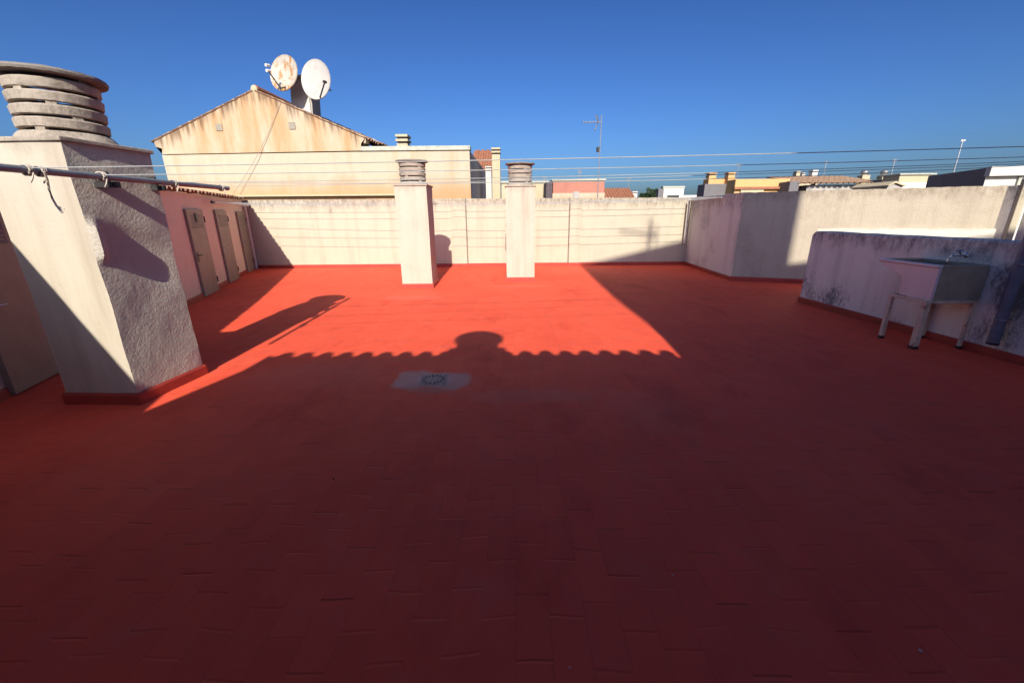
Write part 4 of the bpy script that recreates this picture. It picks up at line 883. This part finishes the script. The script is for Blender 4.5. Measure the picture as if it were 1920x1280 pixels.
antenna(1670, 332, 299, 34, 'short dark aerial above the tiled roof beside the cowls', 'comb', 0.03)
antenna(1789, 320, 262, 26, 'mast with two white knobs above the dark grey gable at the right', 'ball', 0.03)
# right-hand skyline
building('rooftop_box', 1322, 1381, 345, 26, 1.0, M_darkgrey, 'dark grey rooftop box beyond the bend of the right wall')
building('rooftop_box', 1332, 1381, 334.5, 28, 1.0, M_orange, 'ochre parapet with two stubby chimneys behind the dark grey box')
stack('chimney_stack', 1330, 1345, 323, 337, 27.6, M_orange, 'left stubby ochre chimney above the dark grey box', 1, 0.5, 3)
stack('chimney_stack', 1366, 1380, 323, 337, 27.6, M_orange, 'right stubby ochre chimney above the dark grey box', 1, 0.5, 3)
oh, W, H = building('orange_house', 1380, 1482, 336, 25, 1.0, M_orange, 'bright orange parapet wall beyond the shaded bend of the right wall')
zc = at(1430, 351, 25).z+9; bm = bmesh.new(); box(bm, -W/2-0.1, W/2+0.9, -0.18, -0.001, zc-0.12, zc+0.02, 0.01, 1); link('cornice', bm, M_tile, oh)
bm = bmesh.new(); x0, x1 = at(1391, 356, 24.8).x-oh.location.x, at(1434, 356, 24.8).x-oh.location.x; box(bm, x0, x1, -0.12, -0.003, zc-0.6, zc-0.125, 0.005, 1); link('white_panel', bm, M_palecream, oh)
building('rooftop_box', 1482, 1500, 340, 24, 1.0, M_darkgrey, 'small dark wall between the orange house and the far tiled roof')
building('rooftop_box', 1490, 1536, 331, 30, 1.0, M_palecream, 'pale cluttered parapet left of the far tiled roof')
for (x0, x1, yt, Y, lb, m) in ((1494, 1502, 321, 30, 'first pale roof stub left of the far tiled roof', M_palecream), (1504, 1511, 324, 30.5, 'darker roof stub left of the far tiled roof', M_annexside), (1524, 1535, 319, 30, 'white capped roof stub nearest the far tiled roof', M_whitewall)):
    stack('chimney_stack', x0, x1, yt, 334, Y, m, lb, 1, 0.4, 3)
tr = thing('tiled_house', 'wide sunlit brown tiled roof above the oblique right wall', 'house', tuple(at(1580, 345, 24)))
bm = bmesh.new(); a, b = at(1500, 345.5, 24), at(1658, 345.5, 24); hz = at(1580, 332.5, 27.2).z; V = Vector((0, 3.2, hz-a.z)); barrel_roof(bm, (a.x, 24, a.z), (1, 0, 0), V.normalized(), b.x-a.x, V.length, 0.3, 0.06, 0.45); part('tile_roof', bm, tile_mat('pale_brown_tile', (0.40, 0.26, 0.17), (0.30, 0.19, 0.12), (0.20, 0.15, 0.11)), tr)
bm = bmesh.new(); box(bm, a.x+0.6, b.x-0.1, 24.3, 27.2, -9, a.z-0.03); part('wall_face', bm, M_annexside, tr)
def cowl(x, yt, yb, Y, wpx, label):
    a = at(x, yb, Y); px = (at(x+1, yb, Y)-a).x; H = at(x, yt, Y).z-a.z; rr = wpx*px/2
    o = thing('chimney_cowl', label, 'chimney', tuple(a), 0, 'metal cowls on the far tiled roof')
    bm = bmesh.new(); box(bm, -rr*1.1, rr*1.1, -rr, rr, -1.0, H*0.3, 0.01, 1); link('base', bm, M_palecream, o)
    bm = bmesh.new(); lathe(bm, [(0, H*0.3), (rr*0.7, H*0.3), (rr*0.8, H*0.5), (rr, H*0.62), (rr, H*0.85), (rr*0.6, H), (0, H)], 20); link('cowl_drum', bm, M_steel, o, True)
cowl(1619, 319, 333, 27.3, 13, 'left of the two shiny round cowls on the far tiled roof')
cowl(1656, 319, 333, 27.3, 13, 'right of the two shiny round cowls on the far tiled roof')
building('rooftop_box', 1655, 1692, 336, 23.5, 1.0, M_darkgrey, 'dark wall right of the far tiled roof')
gb = thing('tiled_house', 'tiny pale gable just above the oblique wall top', 'house', tuple(at(1676, 348, 20)))
bm = bmesh.new(); a, b, c = at(1664, 350, 20), at(1692, 350, 20), at(1676, 344, 20); extrude_xz(bm, [(a.x, -9), (b.x, -9), (b.x, b.z), (c.x, c.z), (a.x, a.z)], 20, 22); part('gable', bm, M_annexside, gb)
bm = bmesh.new(); extrude_xz(bm, [(a.x-.05, a.z), (c.x, c.z+.02), (b.x+.05, b.z), (b.x+.05, b.z+.06), (c.x, c.z+.1), (a.x-.05, a.z+.06)], 19.9, 22.1); part('roof', bm, M_palecream, gb)
yb_, W, H = building('yellow_house', 1688, 1751, 328.5, 22, 1.0, M_palecream, 'pale yellow flat roofed house left of the dark grey gable wall', par_h=0.08)
bm = bmesh.new(); zc = at(1720, 342, 21.9).z+9; box(bm, -W/2-0.02, W/2-0.001, -0.05, -0.001, 0, zc); link('base_band', bm, M_shed, yb_)
wv = thing('white_house', 'large white rendered house at the far right with a dark grey end wall', 'house', tuple(at(1860, 345, 16)))
c0, c1_ = at(1853, 314.5, 16.0), at(1749, 329, 19.0); zb_ = -9
bm = bmesh.new(); prism(bm, [(c0.x, 16.0), (c0.x+9, 14.2), (c0.x+9.5, 18.5), (c1_.x+0.2, 19.4), (c1_.x, 19.0)], zb_, [c0.z, c0.z, c0.z, c1_.z, c1_.z]); part('wall_face', bm, M_darkgrey, wv)
fd = Vector((9, -1.8, 0)).normalized(); fn = Vector((fd.y, -fd.x, 0))
def face_panel(name, u0, u1, z0, z1, t, m, par_=wv):
    bm = bmesh.new(); a = Vector((c0.x, 16.0, 0)) + fd*u0; b = Vector((c0.x, 16.0, 0)) + fd*u1
    prism(bm, [tuple((a+fn*t).xy), tuple((b+fn*t).xy), tuple((b+fn*0.002).xy), tuple((a+fn*0.002).xy)], z0, z1); local(wv, bm); return link(name, bm, m, par_)
face_panel('front_wall', 0, 9.1, zb_, c0.z-0.30, 0.03, M_whitewall); face_panel('fascia', -0.05, 9.2, c0.z-0.295, c0.z+0.02, 0.22, M_whitewall)
for u in (0.95, 1.9, 2.8): face_panel('pilaster', u, u+0.10, zb_, c0.z-0.30, 0.10, M_coping)
